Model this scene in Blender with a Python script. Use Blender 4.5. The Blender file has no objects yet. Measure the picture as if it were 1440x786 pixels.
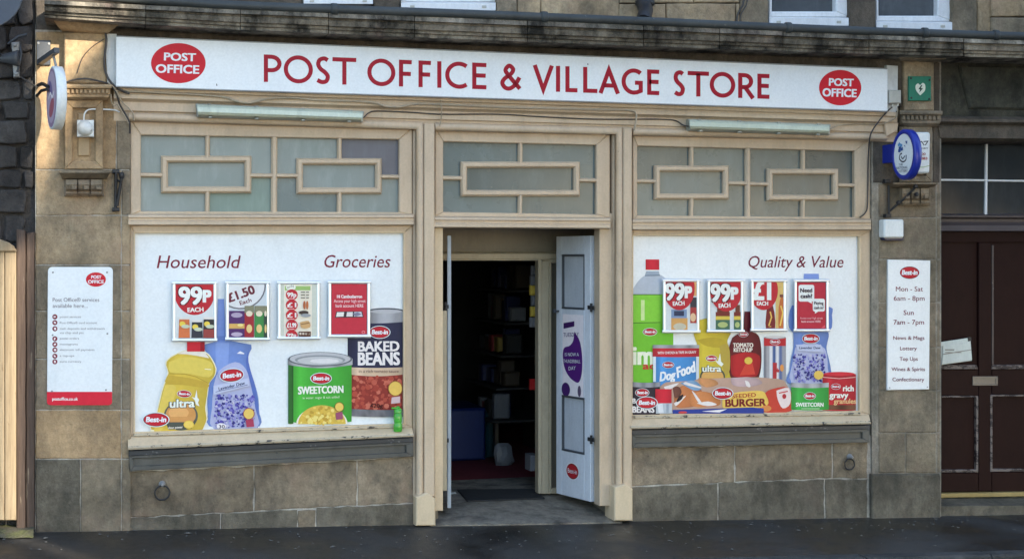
import bpy, math, random
from mathutils import Vector
R = random.Random(7)
sc = bpy.context.scene
COL = sc.collection
rad = math.radians

# ---------------------------------------------------------------- camera
CAM = Vector((-2.69, -9.38, 1.80))
YAW = rad(16.0)
FPX = 2000.0                       # focal length in photograph pixels
HORIZON = 367.0
cam_d = bpy.data.cameras.new('camera')
cam_d.sensor_width = 36.0
cam_d.lens = 36.0 * FPX / 1440.0
cam_d.shift_y = -(393.0 - HORIZON) / 1440.0
cam_d.clip_end = 400.0
cam = bpy.data.objects.new('camera', cam_d)
cam.location = CAM
cam.rotation_euler = (rad(90), 0, -YAW)
COL.objects.link(cam)
sc.camera = cam
FW = Vector((math.sin(YAW), math.cos(YAW), 0)); RT = Vector((math.cos(YAW), -math.sin(YAW), 0))

# ---------------------------------------------------------------- sky, sun, exposure
SUN_TO = Vector((0.60, -1.0, 0.43)).normalized()       # towards the sun
sun_el = math.asin(SUN_TO.z); sun_az = math.atan2(SUN_TO.x, SUN_TO.y)
wd = bpy.data.worlds.new('World'); sc.world = wd; wd.use_nodes = True
nt = wd.node_tree; nt.nodes.clear()
wo = nt.nodes.new('ShaderNodeOutputWorld'); bg = nt.nodes.new('ShaderNodeBackground')
sk = nt.nodes.new('ShaderNodeTexSky'); sk.sky_type = 'NISHITA'; sk.sun_disc = False
sk.sun_elevation = sun_el; sk.sun_rotation = sun_az
sk.air_density = 1.0; sk.dust_density = 0.3; sk.ozone_density = 2.3
tc = nt.nodes.new('ShaderNodeTexCoord'); cn = nt.nodes.new('ShaderNodeTexNoise')
cn.inputs['Scale'].default_value = 2.2; cn.inputs['Detail'].default_value = 6
cr = nt.nodes.new('ShaderNodeValToRGB'); cr.color_ramp.elements[0].position = .48; cr.color_ramp.elements[1].position = .80
mx = nt.nodes.new('ShaderNodeMix'); mx.data_type = 'RGBA'
mx.inputs[7].default_value = (4.6, 5.3, 6.2, 1)
nt.links.new(tc.outputs['Generated'], cn.inputs['Vector']); nt.links.new(cn.outputs['Fac'], cr.inputs['Fac'])
nt.links.new(cr.outputs['Color'], mx.inputs[0]); nt.links.new(sk.outputs['Color'], mx.inputs[6])
nt.links.new(mx.outputs[2], bg.inputs['Color']); bg.inputs['Strength'].default_value = 0.10
nt.links.new(bg.outputs['Background'], wo.inputs['Surface'])
sun_d = bpy.data.lights.new('sun', 'SUN'); sun_d.energy = 2.1; sun_d.angle = rad(0.5); sun_d.color = (1.0, .90, .74)
sun = bpy.data.objects.new('sun', sun_d); sun.location = (6, -20, 12)
sun.rotation_euler = (-SUN_TO).to_track_quat('-Z', 'Y').to_euler(); COL.objects.link(sun)
sc.view_settings.view_transform = 'Standard'; sc.view_settings.look = 'None'
sc.view_settings.exposure = 2.32; sc.view_settings.gamma = 1.0
sc.cycles.max_bounces = 6; sc.cycles.diffuse_bounces = 4

# ---------------------------------------------------------------- measuring: photograph point -> point on the plane at depth Y
def U(px, py, Y=0.0):
    d = FW + RT * ((px - 720.0) / FPX) + Vector((0, 0, (HORIZON - py) / FPX))
    return CAM + d * ((Y - CAM.y) / d.y)
def V(x, y, z): return Vector((x, y, z))
_a, _b = U(181, 744, .02), U(1222, 726.5, .02)
def zg(x, y=0.0):                   # the street falls to the right and to the kerb
    return _a.z + (_b.z - _a.z) * (x - _a.x) / (_b.x - _a.x) + .02 * min(y, 0)
def lerp(a, b, t): return a + (b - a) * t
def lin(c):
    c = c / 255.0
    return c / 12.92 if c <= .04045 else ((c + .055) / 1.055) ** 2.4
def alb(r, g, b):                   # a colour as seen in the open shade -> surface colour
    q = (lin(r) / .90, lin(g) / 1.03, lin(b) / 1.13); m = sum(q) / 3
    return tuple(min(.93 * k + .07 * m, .85) for k in q) + (1.0,)

# ---------------------------------------------------------------- objects
BASE = {}
def thing(name, label, cat, loc, group=None):
    o = bpy.data.objects.new(name, None); o.empty_display_size = .1; COL.objects.link(o)
    o.location = loc; BASE[o.name] = Vector(loc)
    return tag(o, label, cat, group)
def tag(o, label, cat, group=None):
    o['label'] = label; o['category'] = cat
    if group: o['group'] = group
    return o
class MB:
    def __init__(s): s.v = []; s.f = []; s.sm = []; s.c = []
    def add(s, vs, fs, smooth=False, col=None):
        n = len(s.v); s.v += [Vector(v) for v in vs]
        s.f += [[i + n for i in f] for f in fs]; s.sm += [smooth] * len(fs); s.c += [col] * len(fs)
def build(mb, name, mat, parent=None, label=None, kind=None):
    xs = [v.x for v in mb.v]; ys = [v.y for v in mb.v]; zs = [v.z for v in mb.v]
    o0 = Vector(((min(xs) + max(xs)) / 2, (min(ys) + max(ys)) / 2, min(zs)))
    me = bpy.data.meshes.new(name)
    me.from_pydata([v - o0 for v in mb.v], [], mb.f); me.update()
    me.polygons.foreach_set('use_smooth', mb.sm)
    if any(c is not None for c in mb.c):
        at = me.color_attributes.new('Col', 'FLOAT_COLOR', 'CORNER')
        buf = []
        for p, c in zip(me.polygons, mb.c):
            if c is None: c = (.8, .8, .8, 1)
            if isinstance(c, list):
                for k in c: buf += list(k)
            else: buf += list(c) * p.loop_total
        at.data.foreach_set('color', buf)
    me.materials.append(mat)
    ob = bpy.data.objects.new(name, me); COL.objects.link(ob)
    BASE[ob.name] = o0
    if parent is not None:
        ob.parent = parent; ob.location = o0 - BASE[parent.name]
    else: ob.location = o0
    if label: ob['label'] = label
    if kind: ob['kind'] = kind
    return ob

# ---------------------------------------------------------------- shapes
def area2(p): return sum(p[i].x * p[(i + 1) % len(p)].z - p[(i + 1) % len(p)].x * p[i].z for i in range(len(p)))
def inset(p, d):
    n = len(p); out = []
    for i in range(n):
        a, b, c = p[i - 1], p[i], p[(i + 1) % n]
        d1 = Vector((b.x - a.x, b.z - a.z)); d2 = Vector((c.x - b.x, c.z - b.z))
        if d1.length < 1e-9 or d2.length < 1e-9: out.append(b.copy()); continue
        d1.normalize(); d2.normalize()
        n1 = Vector((-d1.y, d1.x)); n2 = Vector((-d2.y, d2.x)); m = n1 + n2
        if m.length < .2: m = n1
        m.normalize(); k = d / max(m.dot(n1), .35)
        out.append(Vector((b.x + m.x * k, b.y, b.z + m.y * k)))
    return out
def wslab(mb, pts, y0, y1, ch=.004, col=None, back=True, step=0.0, jit=0.0):
    """a slab with its front outline PTS (x, z) at depth y0 reaching back to y1; the front edges are chamfered"""
    p = [Vector((q[0], 0, q[1])) for q in pts]
    if area2(p) < 0: p.reverse()
    if step:
        q = []
        for i in range(len(p)):
            a, b = p[i], p[(i + 1) % len(p)]; n = max(1, int((b - a).length / step))
            q.append(a)
            for k in range(1, n):
                w = lerp(a, b, k / n); q.append(w + Vector((R.uniform(-jit, jit), 0, R.uniform(-jit, jit))))
        p = q
    n = len(p); f = inset(p, ch) if ch else p
    vs = [Vector((v.x, y0, v.z)) for v in f]; fs = [list(range(n))]
    if ch:
        vs += [Vector((v.x, y0 + ch, v.z)) for v in p]
        fs += [[(i + 1) % n, i, n + i, n + (i + 1) % n] for i in range(n)]
    k = len(vs) - n
    vs += [Vector((v.x, y1, v.z)) for v in p]; m = len(vs) - n
    fs += [[k + (i + 1) % n, k + i, m + i, m + (i + 1) % n] for i in range(n)]
    if back: fs.append([m + i for i in reversed(range(n))])
    mb.add(vs, fs, col=col)
    return mb
def pslab(mb, pts, y0, y1, ch=.004, **k):
    w = [U(x, y, y0) for x, y in pts]
    return wslab(mb, [(v.x, v.z) for v in w], y0, y1, ch, **k)
def R4(x0, y0, x1, y1): return [(x0, y0), (x1, y0), (x1, y1), (x0, y1)]
def box(mb, x0, x1, y0, y1, z0, z1, ch=.004, col=None): return wslab(mb, [(x0, z0), (x1, z0), (x1, z1), (x0, z1)], y0, y1, ch, col)
def sweep(mb, path, prof, closed=False, smooth=False, cap=True, col=None):
    """profile PROF of (side, depth) pairs along a path in a plane of constant depth; corners are mitred"""
    n = len(path); k = len(prof); vs = []
    for i in range(n):
        a = path[i - 1] if (closed or i) else None; b = path[(i + 1) % n] if (closed or i < n - 1) else None
        d1 = Vector((path[i].x - a.x, path[i].z - a.z)).normalized() if a is not None else None
        d2 = Vector((b.x - path[i].x, b.z - path[i].z)).normalized() if b is not None else None
        if d1 is None: d1 = d2
        if d2 is None: d2 = d1
        n1 = Vector((-d1.y, d1.x)); n2 = Vector((-d2.y, d2.x)); m = (n1 + n2).normalized(); q = 1 / max(m.dot(n1), .3)
        for s, y in prof: vs.append(Vector((path[i].x + m.x * s * q, path[i].y + y, path[i].z + m.y * s * q)))
    fs = []
    for i in range(n if closed else n - 1):
        j = (i + 1) % n
        for t in range(k):
            u = (t + 1) % k; fs.append([i * k + t, i * k + u, j * k + u, j * k + t])
    mb.add(vs, fs, smooth, col)
    if not closed and cap: mb.add([vs[t] for t in range(k)], [list(range(k))], col=col); mb.add([vs[(n - 1) * k + t] for t in range(k)], [list(reversed(range(k)))], col=col)
    return mb
def half_round(r, d, n=6, y=0.0):       # bulges towards the street by d
    return [(r * math.cos(math.pi * i / n), y - d * math.sin(math.pi * i / n)) for i in range(n + 1)]
def molding(mb, a, b, prof):            # prof: (y, dz) pairs; straight run from a to b (z of the line is added)
    vs = [Vector((a.x, y, a.z + z)) for y, z in prof] + [Vector((b.x, y, b.z + z)) for y, z in prof]; k = len(prof)
    mb.add(vs, [[t, (t + 1) % k, k + (t + 1) % k, k + t] for t in range(k)] + [list(range(k)), list(reversed(range(k, 2 * k)))])
    return mb
def tube(mb, pts, r, n=6, smooth=True, col=None, closed=False):
    pts = [Vector(p) for p in pts]; m = len(pts); vs = []; up = None
    for i in range(m):
        if closed: t = pts[(i + 1) % m] - pts[i - 1]
        else: t = pts[min(i + 1, m - 1)] - pts[max(i - 1, 0)]
        t.normalize()
        if up is None: up = t.orthogonal().normalized()
        up = (up - t * up.dot(t)); up = up.normalized() if up.length > 1e-6 else t.orthogonal().normalized()
        w = t.cross(up); rr = r[i] if isinstance(r, (list, tuple)) else r
        for k in range(n):
            a = 2 * math.pi * k / n; vs.append(pts[i] + (up * math.cos(a) + w * math.sin(a)) * rr)
    fs = [[i * n + k, i * n + (k + 1) % n, (i + 1) % m * n + (k + 1) % n, (i + 1) % m * n + k] for i in range(m if closed else m - 1) for k in range(n)]
    mb.add(vs, fs, smooth, col)
    if not closed:
        mb.add(vs[:n], [list(reversed(range(n)))], col=col); mb.add(vs[-n:], [list(range(n))], col=col)
    return mb
def ptube(mb, pts, Y, r, n=6, sub=4):   # a soft curve through photograph points at one depth (or (x, y, depth) points)
    w = [U(p[0], p[1], p[2] if len(p) > 2 else Y) for p in pts]
    return tube(mb, catmull(w, sub), r, n)
def catmull(p, sub=4):
    out = []
    for i in range(len(p) - 1):
        a, b, c, d = p[max(i - 1, 0)], p[i], p[i + 1], p[min(i + 2, len(p) - 1)]
        for k in range(sub):
            t = k / sub
            out.append(.5 * ((2 * b) + (c - a) * t + (2 * a - 5 * b + 4 * c - d) * t * t + (3 * b - a - 3 * c + d) * t ** 3))
    out.append(p[-1].copy()); return out
def lathe(mb, c, ax, prof, n=16, smooth=True, col=None):    # prof: (along, radius) pairs round the axis AX through C
    ax = Vector(ax).normalized(); u = ax.orthogonal().normalized(); w = ax.cross(u); c = Vector(c)
    vs = [c + ax * h + (u * math.cos(2 * math.pi * k / n) + w * math.sin(2 * math.pi * k / n)) * r for h, r in prof for k in range(n)]
    fs = [[i * n + k, i * n + (k + 1) % n, (i + 1) * n + (k + 1) % n, (i + 1) * n + k] for i in range(len(prof) - 1) for k in range(n)]
    mb.add(vs, fs, smooth, col)
    mb.add(vs[:n], [list(range(n))], col=col); mb.add(vs[-n:], [list(range(n))], col=col)
    return mb

# ---------------------------------------------------------------- flat print: lettering and pictures in vertex colour
FONT = {}
def glyphs(s):
    if s not in FONT:
        c = bpy.data.curves.new('tmp', 'FONT'); c.body = s; c.resolution_u = 3
        o = bpy.data.objects.new('tmp', c); COL.objects.link(o)
        dg = bpy.context.evaluated_depsgraph_get()
        m = bpy.data.meshes.new_from_object(o.evaluated_get(dg))
        FONT[s] = ([(v.co.x, v.co.y / .729) for v in m.vertices], [list(p.vertices) for p in m.polygons])
        bpy.data.objects.remove(o); bpy.data.curves.remove(c); bpy.data.meshes.remove(m)
    return FONT[s]
class Art:
    """flat print; points are given in photograph pixels (or in an enlarged crop: ox, oy, scale)"""
    def __init__(s, Y=0.0, ox=0, oy=0, k=1.0, fn=None, lay=0):
        s.mb = MB(); s.Y = Y; s.ox, s.oy, s.k = ox, oy, k; s.lay = lay; s.fn = fn
    def crop(s, ox, oy, k): s.ox, s.oy, s.k = ox, oy, k; return s
    def P(s, x, y):
        if s.fn: return s.fn(x, y, s.lay * .0004)
        return U(s.ox + x / s.k, s.oy + y / s.k, s.Y - s.lay * .0004)
    def poly(s, pts, c, up=True):
        if up: s.lay += 1
        s.mb.add([s.P(x, y) for x, y in pts], [list(range(len(pts)))], col=c)
    def rect(s, x0, y0, x1, y1, c): s.poly(R4(x0, y0, x1, y1), c)
    def smooth(s, pts, c, sub=4, round_=0.0):           # soft outline; ROUND_ prints the tone of a rounded package
        v = [Vector((x, y, 0)) for x, y in pts]; v = catmull(v + [v[0]], sub)[:-1]; q = [(a.x, a.y) for a in v]
        if not round_: return s.poly(q, c)
        s.lay += 1; y0, y1 = min(a[1] for a in q), max(a[1] for a in q); n = 22; rows = []
        for i in range(n + 1):
            y = lerp(y0, y1, min(max(i / n, .002), .998)); xs = []
            for a, b in zip(q, q[1:] + q[:1]):
                if (a[1] <= y < b[1]) or (b[1] <= y < a[1]): xs.append(a[0] + (b[0] - a[0]) * (y - a[1]) / (b[1] - a[1]))
            if len(xs) >= 2: rows.append((min(xs), max(xs), y))
        T = [0, .08, .2, .34, .48, .62, .76, .88, 1]; G = [.72, .92, 1.12, 1.08, 1.0, .95, .86, .74, .62]
        K = [tuple(min(k * (1 + (g - 1) * round_), .85) for k in c[:3]) + (1,) for g in G]
        for r0, r1 in zip(rows, rows[1:]):
            for j in range(8):
                s.mb.add([s.P(lerp(r[0], r[1], t), r[2]) for r, t in ((r0, T[j]), (r0, T[j + 1]), (r1, T[j + 1]), (r1, T[j]))], [[0, 1, 2, 3]], col=[K[j], K[j + 1], K[j + 1], K[j]])
    def ell(s, cx, cy, rx, ry, c, rot=0.0, n=28, up=True):
        a = rad(rot); q = [(math.cos(2 * math.pi * i / n) * rx, math.sin(2 * math.pi * i / n) * ry) for i in range(n)]
        s.poly([(cx + x * math.cos(a) - y * math.sin(a), cy + x * math.sin(a) + y * math.cos(a)) for x, y in q], c, up)
    def grid(s, f, nu, nv, col):            # f(u, v) -> point; col(u, v) -> colour at the corner
        s.lay += 1
        for i in range(nu):
            for j in range(nv):
                q = [(i / nu, j / nv), ((i + 1) / nu, j / nv), ((i + 1) / nu, (j + 1) / nv), (i / nu, (j + 1) / nv)]
                s.mb.add([s.P(*f(u, v)) for u, v in q], [[0, 1, 2, 3]], col=[col(u, v) for u, v in q])
    def line(s, pts, w, c, closed=False, up=True):   # a stroke of even width
        if up: s.lay += 1
        n = len(pts); L = []
        for i in range(n):
            a = pts[i - 1] if (closed or i) else None; b = pts[(i + 1) % n] if (closed or i < n - 1) else None; p = pts[i]
            d1 = Vector((p[0] - a[0], p[1] - a[1])).normalized() if a is not None else None
            d2 = Vector((b[0] - p[0], b[1] - p[1])).normalized() if b is not None else None
            if d1 is None: d1 = d2
            if d2 is None: d2 = d1
            n1 = Vector((-d1.y, d1.x)); m = n1 + Vector((-d2.y, d2.x)); m = m.normalized() if m.length > .1 else n1
            q = w / 2 / max(m.dot(n1), .35); L.append((s.P(p[0] + m.x * q, p[1] + m.y * q), s.P(p[0] - m.x * q, p[1] - m.y * q)))
        vs = [v for l in L for v in l]
        s.mb.add(vs, [[2 * i, 2 * i + 1, 2 * ((i + 1) % n) + 1, 2 * ((i + 1) % n)] for i in range(n if closed else n - 1)], col=c)
    def text(s, t, x0, y0, x1, h, c, y1=None, h1=None, slant=0.0, bold=0.0, fit=True, up=True):
        """T along the base line (x0, y0)-(x1, y1), capitals H high"""
        if up: s.lay += 1
        y1 = y0 if y1 is None else y1; h1 = h if h1 is None else h1
        vs, fs = glyphs(t); xa = min(v[0] for v in vs); xb = max(v[0] for v in vs)
        L = math.hypot(x1 - x0, y1 - y0); dx, dy = (x1 - x0) / L, (y1 - y0) / L
        for k in ([0] if not bold else [-bold, 0, bold]):
            for kk in ([0] if not bold else [-bold * .6, bold * .6]):
                out = []
                for x, y in vs:
                    u = (x - xa) / (xb - xa); hh = lerp(h, h1, u); a = u * L + (y * slant) * hh + k * h; b = (y + kk) * hh
                    out.append(s.P(x0 + dx * a + dy * b, y0 + dy * a - dx * b))
                s.mb.add(out, fs, col=c)
                if bold: s.lay += .12
    def build(s, name, parent, mat=None, label=None): return build(s.mb, name, mat or M['print'], parent, label)

# ---------------------------------------------------------------- materials
M = {}
class N:
    def __init__(s, name):
        s.m = bpy.data.materials.new(name); s.m.use_nodes = True; s.t = s.m.node_tree; s.p = s.t.nodes['Principled BSDF']
        s.pos = s.t.nodes.new('ShaderNodeNewGeometry').outputs['Position']
    def link(s, a, b): s.t.links.new(a, b)
    def val(s, sock, v):
        if hasattr(v, 'is_output'): s.link(v, sock)
        elif isinstance(v, (tuple, list)) and len(v) == 3 and sock.type == 'RGBA': sock.default_value = (*v, 1)
        else: sock.default_value = v
    def noise(s, scale, detail=4, stretch=None, rough=.55, vec=None):
        n = s.t.nodes.new('ShaderNodeTexNoise'); n.inputs['Scale'].default_value = scale; n.inputs['Detail'].default_value = detail; n.inputs['Roughness'].default_value = rough
        v = vec or s.pos
        if stretch:
            mp = s.t.nodes.new('ShaderNodeMapping'); mp.inputs['Scale'].default_value = stretch; s.link(v, mp.inputs['Vector']); v = mp.outputs['Vector']
        s.link(v, n.inputs['Vector']); return n.outputs['Fac']
    def ramp(s, fac, a, b):
        r = s.t.nodes.new('ShaderNodeMapRange'); r.inputs['From Min'].default_value = a; r.inputs['From Max'].default_value = b; r.clamp = True
        s.link(fac, r.inputs['Value']); return r.outputs['Result']
    def math(s, op, a, b=0.0):
        n = s.t.nodes.new('ShaderNodeMath'); n.operation = op; s.val(n.inputs[0], a); s.val(n.inputs[1], b); return n.outputs[0]
    def mix(s, f, a, b, mode='MIX'):
        n = s.t.nodes.new('ShaderNodeMix'); n.data_type = 'RGBA'; n.blend_type = mode
        s.val(n.inputs[0], f); s.val(n.inputs[6], a); s.val(n.inputs[7], b); return n.outputs[2]
    def rnd(s): return s.t.nodes.new('ShaderNodeObjectInfo').outputs['Random']
    def scale(s, c, f):         # colour times a value
        n = s.t.nodes.new('ShaderNodeVectorMath'); n.operation = 'SCALE'; s.val(n.inputs[0], c); s.val(n.inputs['Scale'], f); return n.outputs[0]
    def bump(s, h, strength, dist=.01):
        b = s.t.nodes.new('ShaderNodeBump'); b.inputs['Strength'].default_value = strength; b.inputs['Distance'].default_value = dist
        s.link(h, b.inputs['Height']); s.link(b.outputs['Normal'], s.p.inputs['Normal'])
    def done(s, col, rough=.6, spec=.3, metal=0.0):
        s.val(s.p.inputs['Base Color'], col); s.val(s.p.inputs['Roughness'], rough); s.p.inputs['Specular IOR Level'].default_value = spec; s.p.inputs['Metallic'].default_value = metal
        M[s.m.name] = s.m; return s.m

def stone(name, a, b, stain, amount=.5, var=.35, bump=.5, soot=0.0):
    n = N(name)
    c = n.mix(n.ramp(n.noise(2.3, 5), .35, .68), a, b)
    c = n.mix(n.math('MULTIPLY', n.ramp(n.noise(4.5, 6, (1, 1, .55)), .50, .72), amount), c, stain)
    c = n.mix(n.math('MULTIPLY', n.ramp(n.noise(13, 7, (1, 1, .8), .68), .50, .74), .55), c, stain)
    c = n.mix(n.math('MULTIPLY', n.ramp(n.noise(5.5, 8, (1.3, 1, .6), .72), .56, .80), .40), c, tuple(min(x * 1.7 + .03, .6) for x in b))
    c = n.scale(c, n.math('ADD', n.math('MULTIPLY', n.noise(60, 5, None, .7), .6), .7)); c = n.scale(c, n.math('ADD', n.math('MULTIPLY', n.ramp(n.noise(19, 7, (1, 1, .8), .78), .3, .7), .62), .70)); c = n.scale(c, n.math('ADD', n.math('MULTIPLY', n.ramp(n.noise(1.9, 4, (1, 1, 1.3), .6), .32, .68), .55), .68))
    c = n.scale(c, n.math('ADD', n.math('MULTIPLY', n.rnd(), var), 1 - var / 2))
    if soot: c = n.mix(n.math('MULTIPLY', n.ramp(n.noise(3.4, 8, (1.6, 1.6, .6), .7), .43, .62), soot), c, (.018, .017, .015))
    c = n.mix(n.math('MULTIPLY', n.ramp(n.noise(3.7, 6, (1, 1, .9), .66), .54, .72), .40), c, (b[0] * 1.12, b[1] * .93, b[2] * .95))
    c = n.mix(n.math('MULTIPLY', n.ramp(n.noise(42, 5, None, .75), .62, .70), .45), c, tuple(x * .45 for x in stain))
    c = n.mix(n.math('MULTIPLY', n.ramp(n.noise(30, 5, (1, 1, .8), .75), .64, .72), .30), c, tuple(min(x * 1.9, .6) for x in b))
    h = n.math('ADD', n.math('MULTIPLY', n.noise(11, 7, None, .68), 1.0), n.math('MULTIPLY', n.noise(90, 4), .35))
    n.bump(h, min(bump * 1.7, 1.0), .016); n.done(c, .88, .2)
stone('sandstone', (.33, .240, .142), (.38, .292, .190), (.155, .125, .088), .62, .16)
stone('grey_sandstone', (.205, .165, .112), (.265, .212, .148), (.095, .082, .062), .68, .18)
stone('riser_stone', (.200, .154, .102), (.270, .212, .145), (.080, .070, .054), .8, .26)
stone('base_stone', (.118, .102, .076), (.165, .140, .102), (.050, .046, .036), .7, .2)
stone('warm_sandstone', (.36, .245, .135), (.31, .21, .115), (.17, .125, .08), .5, .15)
stone('painted_stone', (.35, .24, .135), (.42, .30, .175), (.22, .16, .10), .5, .06, .2)
stone('sooty_stone', (.25, .215, .165), (.34, .30, .24), (.06, .058, .046), .8, .3, .9, .95)
stone('dark_stone', (.055, .055, .042), (.085, .080, .058), (.012, .013, .012), .9, .2, .5, .5)
stone('frieze_stone', (.100, .082, .062), (.13, .105, .080), (.05, .045, .038), .8, .15, .5, .3)
stone('rubble', (.048, .044, .043), (.075, .068, .062), (.020, .019, .019), .7, .45, 1.0)
stone('mortar', (.24, .21, .165), (.34, .30, .24), (.09, .08, .06), .5, .1, .8)
stone('pale_mortar', (.36, .33, .28), (.46, .42, .36), (.16, .14, .11), .5, .1, .6)
stone('concrete', (.25, .22, .175), (.19, .168, .135), (.040, .037, .033), .95, .05, .4)
stone('kerb_stone', (.055, .053, .05), (.075, .072, .066), (.03, .03, .03), .6, .3, .6)

def paint(name, a, b, rough=.42, chips=0.0, under=(.06, .055, .05), spec=.4, dirt=.35, bump=.12):
    n = N(name)
    c = n.mix(n.ramp(n.noise(3.0, 5), .35, .7), a, b)
    c = n.mix(n.math('MULTIPLY', n.ramp(n.noise(7, 7, (1, 1, .45), .65), .52, .75), dirt), c, tuple(x * .45 for x in a))
    c = n.scale(c, n.math('ADD', n.math('MULTIPLY', n.noise(70, 3), .22), .89)); c = n.scale(c, n.math('ADD', n.math('MULTIPLY', n.noise(26, 5, (1, 1, .25), .7), +.36 if dirt > .14 else .05), .82 if dirt > .14 else .975))
    if chips:
        c = n.mix(n.ramp(n.noise(16, 8, (1, 1, 1.8), .72), chips, chips + .03), c, under)
    n.bump(n.noise(45, 4), bump, .006); n.done(c, rough, spec)
paint('cream_paint', (.525, .398, .272), (.565, .435, .30), .45, .70)
paint('cream_sill_paint', (.62, .475, .305), (.66, .51, .33), .5, .67, (.13, .115, .095))
paint('peeling_edge', (.46, .38, .27), (.54, .45, .32), .6, .55, (.05, .047, .042))
paint('tan_paint', (.33, .225, .12), (.38, .265, .145), .5, .70)
paint('dark_sill_paint', (.075, .072, .062), (.105, .10, .085), .5, .62, (.030, .030, .034), dirt=.5)
paint('black_strip', (.028, .030, .034), (.045, .047, .052), .45, .60, (.16, .16, .16), dirt=.3)
paint('inner_frame_paint', (.36, .30, .205), (.40, .335, .23), .5, dirt=.4)
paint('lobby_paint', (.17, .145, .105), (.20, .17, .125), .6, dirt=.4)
paint('brown_door_paint', (.017, .0062, .0055), (.021, .0078, .0065), .5, .74, (.03, .02, .018), spec=.08, dirt=.3)
paint('worn_edge', (.15, .12, .105), (.20, .16, .14), .6, .50, (.03, .02, .02))
paint('mauve_wood', (.065, .048, .044), (.082, .060, .056), .5, .63, (.15, .13, .12))
paint('grey_door_paint', (.36, .39, .42), (.40, .43, .46), .4)
paint('white_door_paint', (.60, .62, .66), (.66, .68, .71), .38, dirt=.15)
paint('shade_panel_paint', (.48, .50, .535), (.52, .54, .57), .4, dirt=.15)
paint('iron', (.016, .016, .018), (.028, .026, .026), .5, .66, (.07, .045, .03))
paint('gutter_paint', (.036, .041, .041), (.055, .060, .058), .55, .64, (.12, .12, .11), dirt=.6)
paint('white_upvc', (.74, .75, .76), (.70, .71, .72), .3, dirt=.3, bump=.02)
paint('white_case', (.74, .76, .74), (.70, .72, .70), .35, dirt=.2, bump=.02)
paint('ivory_case', (.48, .47, .41), (.42, .41, .36), .4, dirt=.3, bump=.02)
paint('grey_metal', (.22, .22, .22), (.30, .30, .29), .4, .68, (.10, .07, .05), spec=.6)
paint('dark_grey_metal', (.055, .06, .068), (.075, .08, .09), .4, dirt=.4)
paint('sign_white', (.74, .765, .77), (.79, .80, .79), .32, dirt=.13, bump=.02, spec=.45)
paint('backing_white', (.55, .55, .53), (.62, .62, .60), .5, dirt=.5)
paint('sign_blue', (.012, .026, .27), (.015, .032, .31), .3, dirt=.2, bump=.02)
paint('sign_green', (.006, .15, .090), (.008, .18, .11), .4, dirt=.3, bump=.02)
paint('navy_plastic', (.015, .02, .06), (.02, .025, .07), .3, bump=.02)
paint('fitting_plastic', (.53, .57, .44), (.58, .62, .49), .25, dirt=.55, bump=.02, spec=.5)
paint('fitting_base', (.30, .31, .27), (.36, .37, .32), .4, dirt=.5, bump=.02)
paint('cable_cream', (.36, .29, .20), (.42, .34, .24), .5, bump=.02)
paint('cable_dark', (.04, .036, .034), (.07, .06, .055), .5, bump=.02)
paint('brass', (.30, .21, .07), (.36, .26, .10), .5, .66, (.15, .10, .05), dirt=.4)
paint('letterbox_metal', (.10, .085, .07), (.13, .11, .09), .35, .66, (.04, .03, .03), spec=.6)
paint('mat_rubber', (.018, .019, .020), (.028, .028, .028), .8, bump=.6)
paint('carpet', (.17, .018, .024), (.21, .024, .030), .9, bump=.6)
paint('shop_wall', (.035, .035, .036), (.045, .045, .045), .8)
paint('shelf_wood', (.055, .038, .024), (.07, .05, .03), .6)
paint('dark_shelf', (.02, .02, .02), (.03, .027, .025), .7)
paint('blue_crate', (.008, .022, .11), (.010, .026, .13), .4, bump=.02)
paint('teal_crate', (.006, .04, .05), (.007, .045, .06), .4, bump=.02)
paint('paper', (.66, .68, .62), (.60, .62, .56), .8, dirt=.2)
paint('blocker_wall', (.17, .155, .14), (.22, .20, .18), .8)
paint('roof_slate', (.07, .07, .08), (.10, .10, .11), .6)
paint('dull_red', (.20, .02, .02), (.24, .03, .03), .5)
paint('dull_yellow', (.28, .18, .04), (.32, .21, .05), .5)
paint('red_plastic', (.50, .02, .02), (.55, .03, .03), .4, bump=.02)
paint('yellow_plastic', (.60, .42, .06), (.65, .47, .08), .4, bump=.02)
paint('white_wrap', (.15, .15, .16), (.20, .20, .21), .35, bump=.3)

n = N('print'); a = n.t.nodes.new('ShaderNodeAttribute'); a.attribute_name = 'Col'
n.done(n.scale(a.outputs['Color'], n.math('ADD', n.math('MULTIPLY', n.noise(34, 6, None, .7), .30), .85)), .4, .12)

n = N('gate_wood')
g = n.noise(7, 6, (9, 9, .5), .65)
c = n.mix(n.ramp(g, .3, .7), (.24, .175, .105), (.37, .285, .18)); c = n.mix(n.ramp(n.noise(24, 6, (3, 3, .35), .7), .60, .70), c, (.10, .055, .028))
c = n.scale(c, n.math('ADD', n.math('MULTIPLY', n.rnd(), .3), .85)); n.bump(g, .5, .01); n.done(c, .75, .2)
n = N('dark_wood')
g = n.noise(9, 6, (8, 8, .5), .65)
c = n.mix(n.ramp(g, .3, .7), (.060, .040, .030), (.105, .072, .055)); c = n.mix(n.ramp(n.noise(10, 6, (5, 5, .5)), .63, .70), c, (.26, .21, .15)); n.bump(g, .6, .01); n.done(c, .7, .25)

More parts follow.
